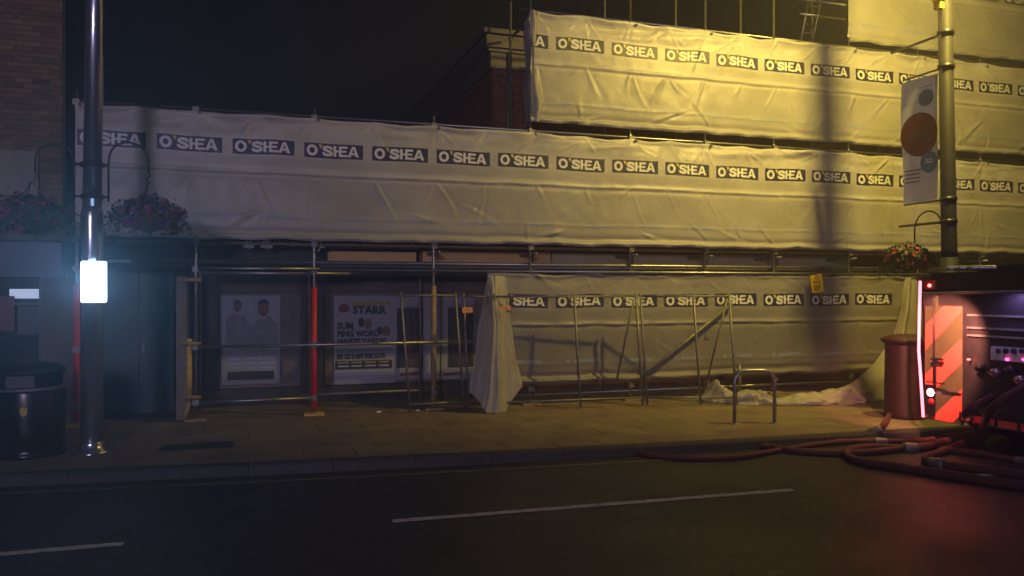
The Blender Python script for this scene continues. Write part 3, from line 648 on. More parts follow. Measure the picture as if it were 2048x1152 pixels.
for u, v, a, b in ((.27, .88, .075, .06), (.71, .86, .10, .09)):
    c = R(u, v); patch(t, 'printed_head', ell(c[0], c[1], a * W_, b * H_), Y - .002, 'print_brown'); patch(t, 'printed_hair', [p for p in ell(c[0], c[1] + .012, a * W_ * 1.08, b * H_ * 1.05) if p[1] > c[1] + .03], Y - .004, 'print_black')
    for e in (-.4, .4): patch(t, 'printed_eye', ell(c[0] + e * a * W_, c[1] + .1 * b * H_, .16 * a * W_, .08 * b * H_, 8), Y - .0045, 'print_black')
    patch(t, 'printed_mouth', ell(c[0], c[1] - .5 * b * H_, .3 * a * W_, .07 * b * H_, 8), Y - .0045, 'print_red'); patch(t, 'printed_beard', [q for q in ell(c[0], c[1], a * W_ * .98, b * H_ * 1.02, 24) if q[1] < c[1] - .55 * b * H_], Y - .003, 'print_black')
patch(t, 'printed_box', [R(.1, .05), R(.9, .05), R(.9, .145), R(.1, .145)], Y, 'print_black')
for v, h in ((.27, .05), (.22, .035), (.175, .03)):
    for a, b in ((.1, .33), (.38, .58), (.62, .9)): patch(t, 'printed_line', [R(a, v), R(b, v), R(b, v + h * .7), R(a, v + h * .7)], Y, 'blue_print')
t, x0, x1, z0, z1, Y = poster(563, 592, 605, 764, 'dim weathered list poster left of the red sleeved tube', 'paper_dim'); W_ = x1 - x0; H_ = z1 - z0
for k in range(13): v = .9 - k * .066; patch(t, 'printed_line', [R(.1, v), R(.55 + .35 * random.random(), v), R(.85, v + .02), R(.1, v + .02)], Y, 'print_brown')
t, x0, x1, z0, z1, Y = poster(668, 592, 790, 765, 'white event poster with bold dark lettering behind the guard rail', 'paper'); W_ = x1 - x0; H_ = z1 - z0
def words(s, u, v, h, wd, m, dy=0):
    c = R(u, v); vv, ff = font(s, c[0], c[1], Y - .002 - dy, h * H_, .008, wd * W_); MB().add(vv, ff).obj('lettering', M[m], t)
patch(t, 'printed_badge', ell(*R(.16, .86), .09 * W_, .05 * H_), Y, 'print_red'); patch(t, 'printed_badge', [R(.27, .885), R(.93, .905), R(.9, .945), R(.3, .93)], Y, 'print_gold')
words('STARR', .30, .80, .085, .56, 'print_black')
for u, v, a, b, m in ((.44, .70, .05, .055, 'print_black'), (.55, .68, .06, .06, 'print_brown'), (.85, .60, .075, .06, 'print_brown'), (.74, .60, .05, .05, 'print_purple')): patch(t, 'printed_portrait', ell(*R(u, v), a * W_, b * H_), Y, m)
words('SUM', .05, .625, .075, .26, 'print_black'); words('PING WORL', .05, .54, .065, .66, 'print_black'); words('WHITE YARDIE', .05, .45, .065, .80, 'print_black')
patch(t, 'printed_bar', [R(.05, .365), R(.9, .375), R(.9, .40), R(.05, .395)], Y, 'print_green'); words('MY CD & MP3 FOR CUTS', .05, .29, .05, .78, 'print_black')
patch(t, 'printed_bar', [R(.02, .17), R(.95, .17), R(.95, .265), R(.02, .265)], Y, 'print_black')
for v in (.235, .195):
    for a, b in ((.06, .24), (.28, .45), (.5, .68), (.73, .9)): patch(t, 'printed_line', [R(a, v), R(b, v), R(b, v + .018), R(a, v + .018)], Y - .002, 'print_gold' if v > .2 else 'blue_print')
for k in range(4): v = .13 - k * .034; patch(t, 'printed_line', [R(.05, v), R(.8 - .1 * random.random(), v), R(.8, v + .016), R(.05, v + .016)], Y, 'blue_print')
for a, b, lab in ((790, 880, 'pale poster with a dark figure panel left of the tan sleeved tube'), (882, 948, 'pale poster with a dark figure panel right of the tan sleeved tube')):
    t, x0, x1, z0, z1, Y = poster(a, 594, b, 756, lab, 'paper'); W_ = x1 - x0; H_ = z1 - z0; u0, u1 = (.04, .62) if a == 790 else (.20, .98)
    patch(t, 'printed_panel', [R(u0, .14), R(u1, .14), R(u1, .87), R(u0, .87)], Y, 'print_black')
    um = (u0 + u1) / 2; patch(t, 'printed_figure', [R(um - .08, .15), R(um + .12, .15), R(um + .16, .5), R(um + .08, .66), R(um - .1, .66), R(um - .15, .45)], Y - .002, 'print_purple'); patch(t, 'printed_figure', ell(*R(um, .72), .09 * W_, .06 * H_), Y - .002, 'print_purple')
    patch(t, 'printed_line', [R(.1, .04), R(.6, .05), R(.55, .085), R(.1, .075)], Y, 'print_red')

# ================================================================== MESH FENCE
def fence(x0, y0, x1, y1, lean, label, h=1.86, mids=(), stay=True, zb=.14):
    r = thing('fence_panel', (x0, y0, 0), label, 'fence', 'mesh fence panels on the pavement'); a = np.array([x0, y0, 0.]); b = np.array([x1, y1, 0.]); d = (b - a) / np.linalg.norm(b - a); nrm = np.array([d[1], -d[0], 0]) ; L_ = np.linalg.norm(b - a)
    def Q(u, z): return a + d * u + np.array([0, 0, z]) - nrm * lean[0] * z / h + d * lean[1] * z / h
    for u in (.02, L_ - .02) + tuple(mids): MB().path([Q(u, .02), Q(u, h + .02)], .02, 8).obj('upright', M['steel_dull'], r, True)
    for z in (zb, h - .03): MB().path([Q(0, z), Q(L_, z)], .017, 8).obj('rail', M['steel_dull'], r, True)
    wm = MB(); u = .1
    while u < L_ - .05: wm.path([Q(u, zb), Q(u, h - .03)], .0016, 3, cap=False); u += .10
    z = zb + .26
    while z < h - .1: wm.path([Q(.02, z), Q(L_ - .02, z)], .0016, 3, cap=False); z += .26
    stuff(wm.obj('wire_mesh', M['steel_dull'], r))
    if stay:
        p = Q(L_ - .06, h * .96); q = Q(L_ - .32, 0.3) + np.array([.0, .35, 0]); MB().path([p, q], .017, 8).obj('back_stay', M['steel_dull'], r, True)
    return r
fa = at_z(818, 827, 0); fb = at_z(931, 821, 0)
fence(fa[0], fa[1], fb[0], fb[1], (0, -.15), 'narrow leaning mesh fence panel left of the draped flap', 1.86, stay=False)
fc = at_z(999, 823, 0); fd = at_z(1288, 812, 0); fe = at_z(1476, 812, 0)
fence(fc[0], fc[1], fd[0], fd[1], (.1, -.08), 'mesh fence panel right of the draped flap, at the street level sheet', 1.84, mids=(1.35,))
fence(fd[0] + .04, fd[1], fe[0], fe[1], (.1, -.10), 'rightmost mesh fence panel, behind the cycle stand', 1.84, mids=(.9,))
fence(fb[0] + .05, fb[1] + .05, fc[0] - .04, fc[1] + .12, (.05, -.1), 'short mesh fence panel half covered by the draped flap', 1.84, stay=False)
def plate(px, py, w_, h_, Y, rot, label, cat, m):
    c = at_y(px, py, Y); o = thing('sign_plate', c, label, cat); ca, sa = math.cos(rot), math.sin(rot)
    def L2(u, v, dy=0): return (c[0] + u * ca - v * sa, Y + dy, c[2] + u * sa + v * ca)
    mb = MB(); fr = [L2(-w_ / 2, -h_ / 2), L2(w_ / 2, -h_ / 2), L2(w_ / 2, h_ / 2), L2(-w_ / 2, h_ / 2)]; bk = [(x, y + .006, z) for x, y, z in fr]
    mb.add(fr + bk, [(0, 1, 2, 3), (7, 6, 5, 4)] + [(i, 4 + i, 4 + (i + 1) % 4, (i + 1) % 4) for i in range(4)]); mb.obj('plate', M[m], o); return o, L2
o, L2 = plate(935, 620, .17, .085, fb[1] - .06, .02, 'small orange plate tied to the fence left of the flap', 'plate', 'orange'); MB().quad(L2(-.03, -.004, -.002), L2(.03, -.004, -.002), L2(.03, .006, -.002), L2(-.03, .006, -.002)).obj('printed_line', M['print_brown'], o)
o, L2 = plate(1012, 616, .15, .07, fc[1] - .03, .02, 'small orange plate on the fence over the first lower logo', 'plate', 'orange'); MB().quad(L2(-.03, -.004, -.002), L2(.03, -.004, -.002), L2(.03, .006, -.002), L2(-.03, .006, -.002)).obj('printed_line', M['print_brown'], o)
o, L2 = plate(1634, 567, .26, .33, 12.36, .13, 'yellow warning sign with black triangle on the street level sheet', 'sign', 'warn')
def tri(r): return [L2(r * math.sin(a), .065 + r * math.cos(a), -.002) for a in (0, 2 * math.pi / 3, 4 * math.pi / 3)]
a = tri(.105); b = tri(.075); MB().add(a + b, [(i, (i + 1) % 3, 3 + (i + 1) % 3, 3 + i) for i in range(3)]).obj('triangle_print', M['print_black'], o)
MB().quad(L2(-.008, .045, -.002), L2(.008, .045, -.002), L2(.008, .1, -.002), L2(-.008, .1, -.002)).quad(L2(-.008, .025, -.002), L2(.008, .025, -.002), L2(.008, .038, -.002), L2(-.008, .038, -.002)).obj('exclamation_print', M['print_black'], o)
for k in range(3): MB().quad(L2(-.08, -.05 - k * .04, -.002), L2(.075 - .03 * (k == 2), -.05 - k * .04, -.002), L2(.075 - .03 * (k == 2), -.03 - k * .04, -.002), L2(-.08, -.03 - k * .04, -.002)).obj('printed_line', M['print_brown'], o)

# ================================================================== STREET FURNITURE
def basket(c, rx, rz, seed, label, mix, hoop_top):
    rnd = random.Random(seed); t = thing('hanging_basket', (c[0], c[1], c[2] - rz), label, 'flower basket')
    MB().lathe((c[0], c[1], c[2] - rz * .8), [(.05, 0), (rx * .42, .05), (rx * .62, rz * .55), (rx * .66, rz * .8)], 16).obj('bowl', M['coir'], t, True)
    for a in (0, 2.1, 4.2): MB().tube((c[0] + rx * .6 * math.cos(a), c[1] + rx * .6 * math.sin(a), c[2]), (c[0], c[1], hoop_top), .006, 5).obj('chain', M['black'], t)
    lf = MB(); fl = {k: MB() for k in mix}
    for i in range(1500):
        a = rnd.uniform(0, 2 * math.pi); el = math.asin(rnd.uniform(-.75, 1)); q = rnd.uniform(.58, 1.0) * (1 + .34 * float(noise(a * 2.6, el * 3.4, seed)))
        p = np.array([c[0] + rx * q * math.cos(a) * math.cos(el), c[1] + rx * q * math.sin(a) * math.cos(el), c[2] + rz * q * math.sin(el) - .06 * max(0, q - .85)])
        nr = np.array([math.cos(a) * math.cos(el), math.sin(a) * math.cos(el), math.sin(el)]) + np.array([rnd.uniform(-.8, .8) for _ in range(3)]); nr /= np.linalg.norm(nr)
        u = np.cross(nr, [rnd.uniform(-1, 1), rnd.uniform(-1, 1), rnd.uniform(-1, 1)]); u /= np.linalg.norm(u); v = np.cross(nr, u)
        if i % 5 < 3:
            s = rnd.uniform(.022, .045); lf.add([p - u * s, p + v * s * .55, p + u * s, p - v * s * .55], [(0, 1, 2, 3)])
        elif q > .74:
            s = rnd.uniform(.016, .032); p = p + nr * .015; fl[rnd.choice(mix)].add([p + s * (u * math.cos(k * 1.2566) + v * math.sin(k * 1.2566)) for k in range(5)], [(0, 1, 2, 3, 4)])
    for i in range(46):      # trailing stems
        a = rnd.uniform(0, 2 * math.pi); p = np.array([c[0] + rx * .75 * math.cos(a), c[1] + rx * .75 * math.sin(a), c[2] - rz * .2]); d = np.array([math.cos(a) * .05, math.sin(a) * .05, .01])
        for k in range(rnd.randint(3, 8)):
            p = p + d; d = d * .8 + np.array([rnd.uniform(-.012, .012), rnd.uniform(-.012, .012), -.014]); s = rnd.uniform(.014, .03); u = np.array([rnd.uniform(-1, 1), rnd.uniform(-1, 1), rnd.uniform(-1, .3)]); u /= np.linalg.norm(u) + 1e-6; v = np.cross(u, [.3, .8, .5])
            lf.add([p, p + (u + v * .5) * s, p + u * s * 2, p + (u - v * .5) * s], [(0, 1, 2, 3)])
    stuff(lf.obj('foliage', M['leaf'], t))
    for k in fl:
        if fl[k].v: stuff(fl[k].obj('blossom', M[k], t))
    return t
# ---- left post
pb = at_z(184, 906, 0); PX_, PY_ = pb[0], pb[1]
lp = thing('lamp_post', (PX_, PY_, 0), 'grey steel lamp post with the lit white sign on the left', 'lamp post')
MB().lathe((PX_, PY_, 0), [(.20, 0), (.20, .02), (.14, .05), (.13, .12), (.125, .14)], 24).obj('base_flange', M['post'], lp, True)
MB().lathe((PX_, PY_, .1), [(.125, 0), (.122, 2.65), (.118, 2.72), (.10, 2.80)], 24).obj('lower_shaft', M['post'], lp, True)
MB().path([(PX_, PY_, 2.85), (PX_ + .07, PY_, 8.05)], [.103, .092], 24).obj('upper_shaft', M['post'], lp, True)
MB().path([(PX_, PY_, 8.0), (PX_ + .05, PY_ - .3, 8.25), (PX_ + .1, PY_ - 1.2, 8.35)], .05, 10).obj('lamp_arm', M['post'], lp, True)
MB().lathe((PX_ + .1, PY_ - 1.45, 8.28), [(.03, 0), (.14, .03), (.16, .08), (.1, .16), (.02, .18)], 16, sy=1.8).obj('lantern', M['steel_dull'], lp, True)
p = at_y(162, 522, PY_ - .22); q = at_y(214, 605, PY_ - .22); yb = PY_ - .22
sg = MB().box(p[0] + .01, q[0] - .01, yb, yb + .09, q[2] + .01, p[2] - .01).obj('sign_box', M['steel'], lp)
def rrect(x0, x1, z0, z1, r, Y, n=4):
    pts = []
    for cx, cz, a0 in ((x1 - r, z1 - r, 0), (x0 + r, z1 - r, 90), (x0 + r, z0 + r, 180), (x1 - r, z0 + r, 270)):
        for k in range(n + 1): a = math.radians(a0 + 90 * k / n); pts.append((cx + r * math.cos(a), Y, cz + r * math.sin(a)))
    return pts
fr = rrect(p[0] + .002, q[0] - .002, q[2] + .002, p[2] - .002, .02, yb - .03); bk = [(x, yb - .001, z) for x, y, z in fr]; n = len(fr)
MB().add(fr + bk, [tuple(range(n))] + [(i, n + i, n + (i + 1) % n, (i + 1) % n) for i in range(n)]).obj('lit_face', M['sign_lit'], sg)
MB().box(PX_ - .14, PX_ + .14, yb + .09, PY_ - .1, 1.95, 2.0).obj('sign_bracket', M['black'], lp)
lamp('lit_sign_front_light', 'AREA', ((p[0] + q[0]) / 2, yb - .05, (p[2] + q[2]) / 2), 4.6, (.2, .55, 1.0), .3, (-1.0, 0, 2.6), spread=math.radians(55))
lamp('lit_sign_light', 'AREA', ((p[0] + q[0]) / 2, yb + .12, (p[2] + q[2]) / 2), 11, (.12, .46, 1.0), .3, ((p[0] + q[0]) / 2 + .1, 14, 1.8), spread=math.radians(180))
z1_, z2_ = at_y(185, 330, PY_)[2], at_y(185, 394, PY_)[2]
for z in (z1_, z2_): MB().lathe((PX_, PY_, z - .025), [(.11, 0), (.125, .0), (.125, .05), (.11, .05)], 20).tube((PX_ - .19, PY_ - .03, z), (PX_ + .19, PY_ - .03, z), .014, 6).obj('bracket_band', M['black'], lp, True)
for sgn, px in ((1, 298), (-1, 72)):
    xb = PX_ + sgn * .18; xe = at_y(px, 0, PY_)[0]; top = at_y(px, 288, PY_)[2]; end = at_y(px, 345, PY_)[2]
    pts = [(xb, PY_ - .03, z2_ - .05), (xb, PY_ - .03, z1_)]; cx = (xb + xe) / 2; rx = abs(xe - xb) / 2
    for k in range(1, 12): a = math.pi - math.pi * k / 12; pts.append((cx + sgn * rx * math.cos(a), PY_ - .03, z1_ + (top - z1_) * math.sin(a) ** .7))
    pts += [(xe, PY_ - .03, z1_), (xe, PY_ - .03, end)]; MB().path(pts, .013, 7).obj('basket_hoop', M['black'], lp, True)
    MB().path([(xe, PY_ - .03, end), (xe + .02, PY_ - .03, end - .05), (xe - .02, PY_ - .03, end - .08), (xe, PY_ - .03, end - .12)], .008, 5).obj('hook', M['black'], lp)
    if sgn > 0: cc = at_y(298, 432, PY_); basket((cc[0], cc[1], cc[2]), .40, .24, 4, 'purple flower hanging basket right of the left lamp post', ['flower_purple', 'flower_purple', 'flower_pink', 'flower_red'], end - .1)
    else: cc = at_y(62, 432, PY_); basket((cc[0], cc[1], cc[2]), .44, .26, 9, 'pink flower hanging basket left of the left lamp post', ['flower_pink', 'flower_pink', 'flower_purple', 'leaf'], end - .1)
# ---- black litter bin
bn = at_z(48, 918, 0); BX, BY = bn[0], bn[1] + .28
bt = thing('litter_bin', (BX, BY, 0), 'black domed litter bin at the left edge of the picture', 'bin')
MB().lathe((BX, BY, 0), [(.36, 0), (.37, .04), (.34, .06), (.355, .1), (.375, .74), (.37, .76)], 28).obj('body', M['black_gloss'], bt, True)
MB().lathe((BX, BY, .765), [(.385, 0), (.39, .02), (.375, .035)], 28).obj('rim', M['steel_dull'], bt, True)
MB().lathe((BX, BY, .80), [(.33, 0), (.335, .15), (.37, .16), (.365, .19), (.28, .25), (.12, .28), (.02, .285)], 28).obj('dome_lid', M['black'], bt, True)
MB().box(BX - .16, BX + .12, BY - .36, BY - .30, .81, .94).obj('slot', M['engine_dark'], bt)
A = [(BX + .02 + u, BY - .385, .52 + v) for u, v in ((-.035, .0), (0, -.03), (.035, .0), (.035, .075), (-.035, .075))]; MB().add(A, [(0, 1, 2, 3, 4)]).obj('crest_emblem', M['yellow_sleeve'], bt)
# ---- right post with banner
RPX, RPY = 9.86, 9.25
rp = thing('lamp_post', (RPX, RPY, 0), 'grey steel lamp post carrying the white banner on the right', 'lamp post')
lean = -.022
def LP(dx, dy, z): return (RPX + dx + lean * (z - 3), RPY + dy, z)
MB().path([LP(0, 0, 0), LP(0, 0, 2.4)], [.13, .122], 24).obj('lower_shaft', M['post_dull'], rp, True)
MB().path([LP(0, 0, 2.4), LP(0, 0, 2.5), LP(0, 0, 7.8)], [.12, .108, .09], 24).obj('upper_shaft', M['post_dull'], rp, True)
MB().path([LP(0, 0, 7.75), LP(0, -.15, 7.95), (RL[0], RL[1] + .3, RL[2] + .12)], .045, 10).obj('lamp_arm', M['post_dull'], rp, True)
ln = MB().lathe((RL[0], RL[1], RL[2] + .09), [(.12, 0), (.17, .02), (.18, .06), (.1, .14), (.02, .16)], 16, sy=1.7).obj('lantern', M['steel_dull'], rp, True)
MB().lathe((RL[0], RL[1], RL[2] + .075), [(.02, 0), (.10, .008), (.11, .013)], 16, sy=1.7).obj('lit_glass', M['lantern_glass'], ln, True)
for z, l, r in ((5.72, 1.05, .022), (5.22, .82, .016), (3.26, .84, .016), (2.93, .95, .02)):
    x, y, _ = LP(0, 0, z); MB().tube((x, y, z), (x, y + l, z), r).obj('bracket_arm', M['steel_dull'], rp, True); MB().lathe((x, y, z - .03), [(.1, 0), (.118, 0), (.118, .06), (.1, .06)], 18).obj('band_clip', M['black'], rp, True)
x, y, _ = LP(-.02, -.02, 6.1); MB().box(x - .16, x - .08, y - .06, y + .06, 6.05, 6.17).box(x - .18, x - .06, y - .08, y + .08, 6.17, 6.2).obj('sensor_box', M['yellow_sleeve'], rp)
bx0 = at_x(1876, 0, RPX)[1]; bx1 = at_x(1809, 0, RPX)[1]; ztop, zbot = 5.18, 3.28
bnr = thing('banner', (RPX, bx0, zbot), 'white street banner with a large maroon disc on the right post', 'banner')
def BP(u, v, d=0): yy = bx0 + u * (bx1 - bx0); zz = zbot + v * (ztop - zbot); return (RPX + lean * (zz - 3) * .4 - .02 + .03 * math.sin(u * 3 + v * 2) + .015 * math.sin(v * 7) - d, yy, zz)
MB().grid([[BP(u, v) for u in np.linspace(0, 1, 9)] for v in np.linspace(0, 1, 19)]).obj('cloth', M['banner'], bnr, True)
WB = bx1 - bx0; HB = ztop - zbot
def disc(name, u, v, r, m, d):
    mb = MB(); rings = 4; vs = [BP(u, v, d)]; n = 28; fs = []
    for k in range(1, rings + 1):
        for j in range(n): a = 2 * math.pi * j / n; rr = r * k / rings; vs.append(BP(u + rr / WB * math.cos(a), v + rr / HB * math.sin(a), d))
    fs += [(0, 1 + j, 1 + (j + 1) % n) for j in range(n)]
    for k in range(rings - 1): fs += [(1 + k * n + j, 1 + (k + 1) * n + j, 1 + (k + 1) * n + (j + 1) % n, 1 + k * n + (j + 1) % n) for j in range(n)]
    return mb.add(vs, fs).obj(name, M[m], bnr)
disc('maroon_disc', .50, .545, .335, 'banner_red', .004); disc('blue_disc', .26, .31, .165, 'banner_blue', .008); disc('slate_disc', .30, .83, .13, 'banner_teal', .004)
def bar(u0, u1, v, h, m, d): return MB().add([BP(a, b, d) for a, b in ((u0, v), (u1, v), (u1, v + h), (u0, v + h))], [(0, 1, 2, 3)]).obj('printed_line', M[m], bnr)
for k, (a, b) in enumerate(((.22, .80), (.26, .74))): bar(a, b, .525 + k * .035, .014, 'print_brown', .0065)
bar(.14, .38, .305, .012, 'banner', .011); bar(.16, .36, .325, .010, 'banner', .011)
for k in range(4): bar(.55 - .1 * (k == 0), .95, .26 - k * .032, .010, 'print_brown', .004)
bar(.45, .95, .80, .008, 'blue_print', .004); bar(.15, .9, .915, .01, 'blue_print', .004)
hx, hy, _ = LP(-.02, .1, 2.9); pts = [(hx, hy, 2.2), (hx, hy, 2.85)] + [(hx, hy + .26 - .26 * math.cos(a), 2.85 + .27 * math.sin(a)) for a in np.linspace(.2, math.pi - .2, 10)] + [(hx, hy + .52, 2.85), (hx, hy + .52, 2.65)]
MB().path(pts, .012, 6).obj('basket_hoop', M['black'], rp, True)
basket((hx - .05, hy + .60, 2.40), .36, .24, 12, 'dark red flower hanging basket under the banner', ['flower_red', 'flower_red', 'leaf', 'leaf'], 2.68)
# ---- dark bin by the engine, red light put into its colour
QX, QY = at_z(1828, 838, 0)[0], at_z(1828, 838, 0)[1] + .18
mbn = thing('litter_bin', (QX, QY, 0), 'dark tapered bin coloured as lit red, with a flared rim beside the fire engine', 'bin')
MB().lathe((QX, QY, 0), [(.29, 0), (.30, .03), (.285, .08), (.27, 1.08), (.265, 1.1)], 24).obj('body', M['maroon'], mbn, True)
MB().lathe((QX, QY, 1.1), [(.27, 0), (.33, .045), (.335, .075), (.31, .10), (.12, .15), (.02, .155)], 24).obj('flared_lid', M['maroon'], mbn, True)
# ---- cycle stands
def cycle_stand(a, b, h, label):
    t = thing('cycle_stand', a, label, 'cycle stand', 'steel cycle stands'); a = np.array(a); b = np.array(b); r = .17; d = (b - a) / np.linalg.norm(b - a); L_ = np.linalg.norm(b - a); pts = [a, a + [0, 0, h - r]]
    pts += [a + d * (r - r * math.cos(k)) + np.array([0, 0, h - r + r * math.sin(k)]) for k in np.linspace(.2, math.pi / 2, 6)]
    pts += [b - d * (r - r * math.sin(k)) + np.array([0, 0, h - r + r * math.cos(k)]) for k in np.linspace(0, math.pi / 2 - .2, 6)] + [b + [0, 0, h - r], b]
    MB().path(pts, .026, 12).obj('hoop', M['steel'], t, True)
    for q in (a, b): MB().lathe(tuple(q), [(.07, 0.001), (.07, .008), (.03, .012)], 14).obj('foot_plate', M['steel_dull'], t, True)
cycle_stand(at_z(1469, 848, 0), at_z(1549, 847, 0), .76, 'near steel hoop cycle stand in front of the bundled sheet')
s2 = at_z(1503, 806, 0); cycle_stand((s2[0], s2[1] + .35, 0), (s2[0] + .35, s2[1] + .85, 0), .62, 'far steel hoop behind the bundled sheet on the ground')

# ================================================================== FIRE ENGINE (rear end)
EX = 8.6; EY1 = at_x(1846, 600, 8.6)[1]; EY0 = EY1 - 2.5
fe_ = thing('fire_engine', (EX + 1.5, (EY0 + EY1) / 2, RZ), 'fire engine rear with red chevrons, glowing red edge and open pump bay', 'fire engine')
xP = lambda px, py: at_x(px, py, EX)
zb_ = xP(1858, 838)[2]; zt_ = xP(1858, 561)[2]; yC = xP(1925, 700)[1]; yI = xP(1876, 600)[1]; zs = xP(1905, 612)[2]
MB().box(EX + .03, EX + 5.6, EY0, EY1, .35, 2.06).obj('body', M['engine'], fe_).hide_render = False
MB().box(EX + .03, EX + 5.6, EY0 + .1, EY1 - .1, 2.06, 2.14).obj('roof', M['engine_dark'], fe_)
for i, (a, b, z) in enumerate(((0.1, .5, .16), (.55, 1.0, .22), (1.05, 1.35, .12), (1.4, 2.1, .19))): MB().box(EX + .2 + .1 * i, EX + 2.4, EY0 + a, EY0 + b, 2.14, 2.14 + z * .5).obj('roof_locker', M['engine_dark'], fe_)
for k in range(3): MB().tube((EX + .1, EY1 - .3 - k * .18, 2.2), (EX + 4.5, EY1 - .3 - k * .18, 2.22), .03).obj('roof_ladder_rail', M['alu'], fe_, True)
# chevron panel
MB().box(EX - .004, EX + .029, yI, EY1 - .04, zb_, zt_).box(EX, EX + .03, yC, yI, zb_, zs).obj('rear_panel', M['chev_grey'], fe_)
def clip(poly, f):
    o = []
    for i in range(len(poly)):
        a, b = poly[i], poly[(i + 1) % len(poly)]; fa_, fb_ = f(a), f(b)
        if fa_ >= 0: o.append(a)
        if fa_ * fb_ < 0: t = fa_ / (fa_ - fb_); o.append((a[0] + (b[0] - a[0]) * t, a[1] + (b[1] - a[1]) * t))
    return o
YL = EY1 - .045; SLP = .9; PER = .65; ref = xP(1919, 732); C0 = ref[2] - (YL - ref[1]) * SLP
for k in range(-4, 8):
    c0 = C0 + k * PER
    for (ya, yb2, za, zt2) in ((yC + .004, YL, zb_ + .01, zs - .004), (yI + .004, YL, zs - .004, zt_ - .28)):
        pl = [(ya, za), (yb2, za), (yb2, zt2), (ya, zt2)]
        pl = clip(pl, lambda p: p[1] - (c0 + (YL - p[0]) * SLP)); pl = clip(pl, lambda p: (c0 + PER * .5 + (YL - p[0]) * SLP) - p[1]) if len(pl) > 2 else []
        if len(pl) > 2: MB().add([(EX - .006, a, b) for a, b in pl], [tuple(range(len(pl)))]).obj('red_chevron', M['chev_red'], fe_)
# glowing edge strip, lamps
pts = [xP(1844, 562), xP(1842, 640), xP(1841, 700), xP(1846, 770), xP(1850, 834)]
MB().path([(EX - .03, a[1], a[2]) for a in pts], .018, 8).obj('lit_edge_strip', M['strip_lit'], fe_, True)
def rlamp(px, py, r, m, name, X=EX - .05): 
    c = at_x(px, py, EX - .05); n = 16; MB().path([(X + .03, c[1], c[2]), (X, c[1], c[2]), (X - .015, c[1], c[2])], [r, r, r * .5], n).obj(name, M[m], fe_, True); return c
a = xP(1853, 768); b = xP(1872, 832); MB().box(EX - .035, EX - .007, b[1], a[1] - .005, b[2], a[2]).obj('lamp_housing', M['black'], fe_)
c = rlamp(1860, 785, .05, 'lamp_white', 'rear_lamp'); rlamp(1861, 804, .045, 'lens_red', 'rear_lamp')
a = xP(1851, 561); b = xP(1872, 579); MB().box(EX - .035, EX - .002, b[1], a[1], b[2], a[2]).obj('lamp_housing', M['lens_red'], fe_); c2 = rlamp(1858, 571, .022, 'lamp_red', 'marker_lamp')
lamp('rear_lamp_light', 'POINT', (EX - .22, c[1] - .05, c[2] + .02), .3, (1, .25, .2), .05)
a = xP(1852, 584); b = xP(1871, 612); MB().box(EX - .03, EX - .002, b[1], a[1], b[2], a[2]).obj('dark_unit', M['engine_dark'], fe_)
y = xP(1876, 650)[1]; MB().tube((EX - .07, y, xP(1876, 700)[2] - .42), (EX - .07, y, zt_), .013).obj('grab_rail', M['engine_dark'], fe_, True)
c = xP(1882, 718); MB().box(EX - .09, EX - .05, xP(1893, 718)[1], xP(1872, 718)[1], c[2] - .015, c[2] + .015).tube((EX - .07, xP(1879, 740)[1], c[2]), (EX - .07, xP(1879, 740)[1], xP(1880, 764)[2]), .012).box(EX - .08, EX - .06, xP(1897, 764)[1], xP(1862, 764)[1], xP(1880, 765)[2] - .008, xP(1880, 765)[2] + .008).obj('step_bracket', M['black'], fe_)
a = xP(1872, 779); b = xP(1924, 788); MB().box(EX - .03, EX - .007, b[1], a[1], b[2], a[2]).obj('trim_bar', M['black'], fe_)
MB().box(EX + .002, EX + .029, yC - .001, EY1 - .01, zs + .002, 2.05).obj('upper_panel', M['engine_dark'], fe_)
# pump bay
MB().box(EX - .01, EX + .03, EY0, yC - .001, 1.86, 2.05).obj('bay_header', M['engine_dark'], fe_)
MB().box(EX - .012, EX + .028, EY0, yC - .001, .36, .62).obj('bay_sill', M['engine_dark'], fe_)
by = yC - .05
MB().box(EX + .005, EX + .029, EY0, yC - .001, .62, 1.86).obj('bay_back', M['engine_dark'], fe_)
a = xP(1985, 692); b = xP(2120, 728); MB().box(EX - .03, EX + .004, b[1], a[1], b[2] - .02, a[2]).obj('pump_panel', M['panel'], fe_)
for px, r in ((1997, .03), (2012, .036), (2028, .036), (2044, .03)):
    c = at_x(px, 702, EX - .035); MB().path([(EX - .031, c[1], c[2]), (EX - .045, c[1], c[2])], r, 16).obj('gauge', M['black'], fe_, True)
    MB().path([(EX - .0455, c[1], c[2]), (EX - .047, c[1], c[2])], r * .75, 14).obj('gauge_face', M['engine_dark'], fe_)
rlamp(2013, 719, .016, 'lamp_pink', 'indicator'); rlamp(2046, 719, .012, 'lamp_pink', 'indicator'); rlamp(1936, 719, .010, 'lamp_red', 'indicator')
for i, (px, py) in enumerate(((1960, 735), (1990, 745), (2020, 740), (2040, 760))):
    c = at_x(px, py, EX - .04); MB().path([(EX + .005, c[1], c[2]), (EX - .08, c[1], c[2])], .05, 14).obj('outlet', M['alu'] if i % 2 else M['engine_dark'], fe_, True)
    MB().path([(EX - .08, c[1] - .07, c[2]), (EX - .08, c[1] + .07, c[2])], .012, 6).obj('outlet_handle', M['lens_red'] if i % 2 else M['black'], fe_, True)
for py in (630, 655, 670):
    a = at_x(1935, py, EX - .02); MB().box(EX - .03, EX + .004, EY0 + .1, a[1], a[2] - .012, a[2] + .012).obj('shelf_rail', M['alu'], fe_)
lamp('pump_bay_light', 'AREA', (EX - .16, xP(2040, 640)[1], 1.84), 3, (.5, .33, 1.0), .18, (EX + .02, xP(2030, 700)[1], 1.15))
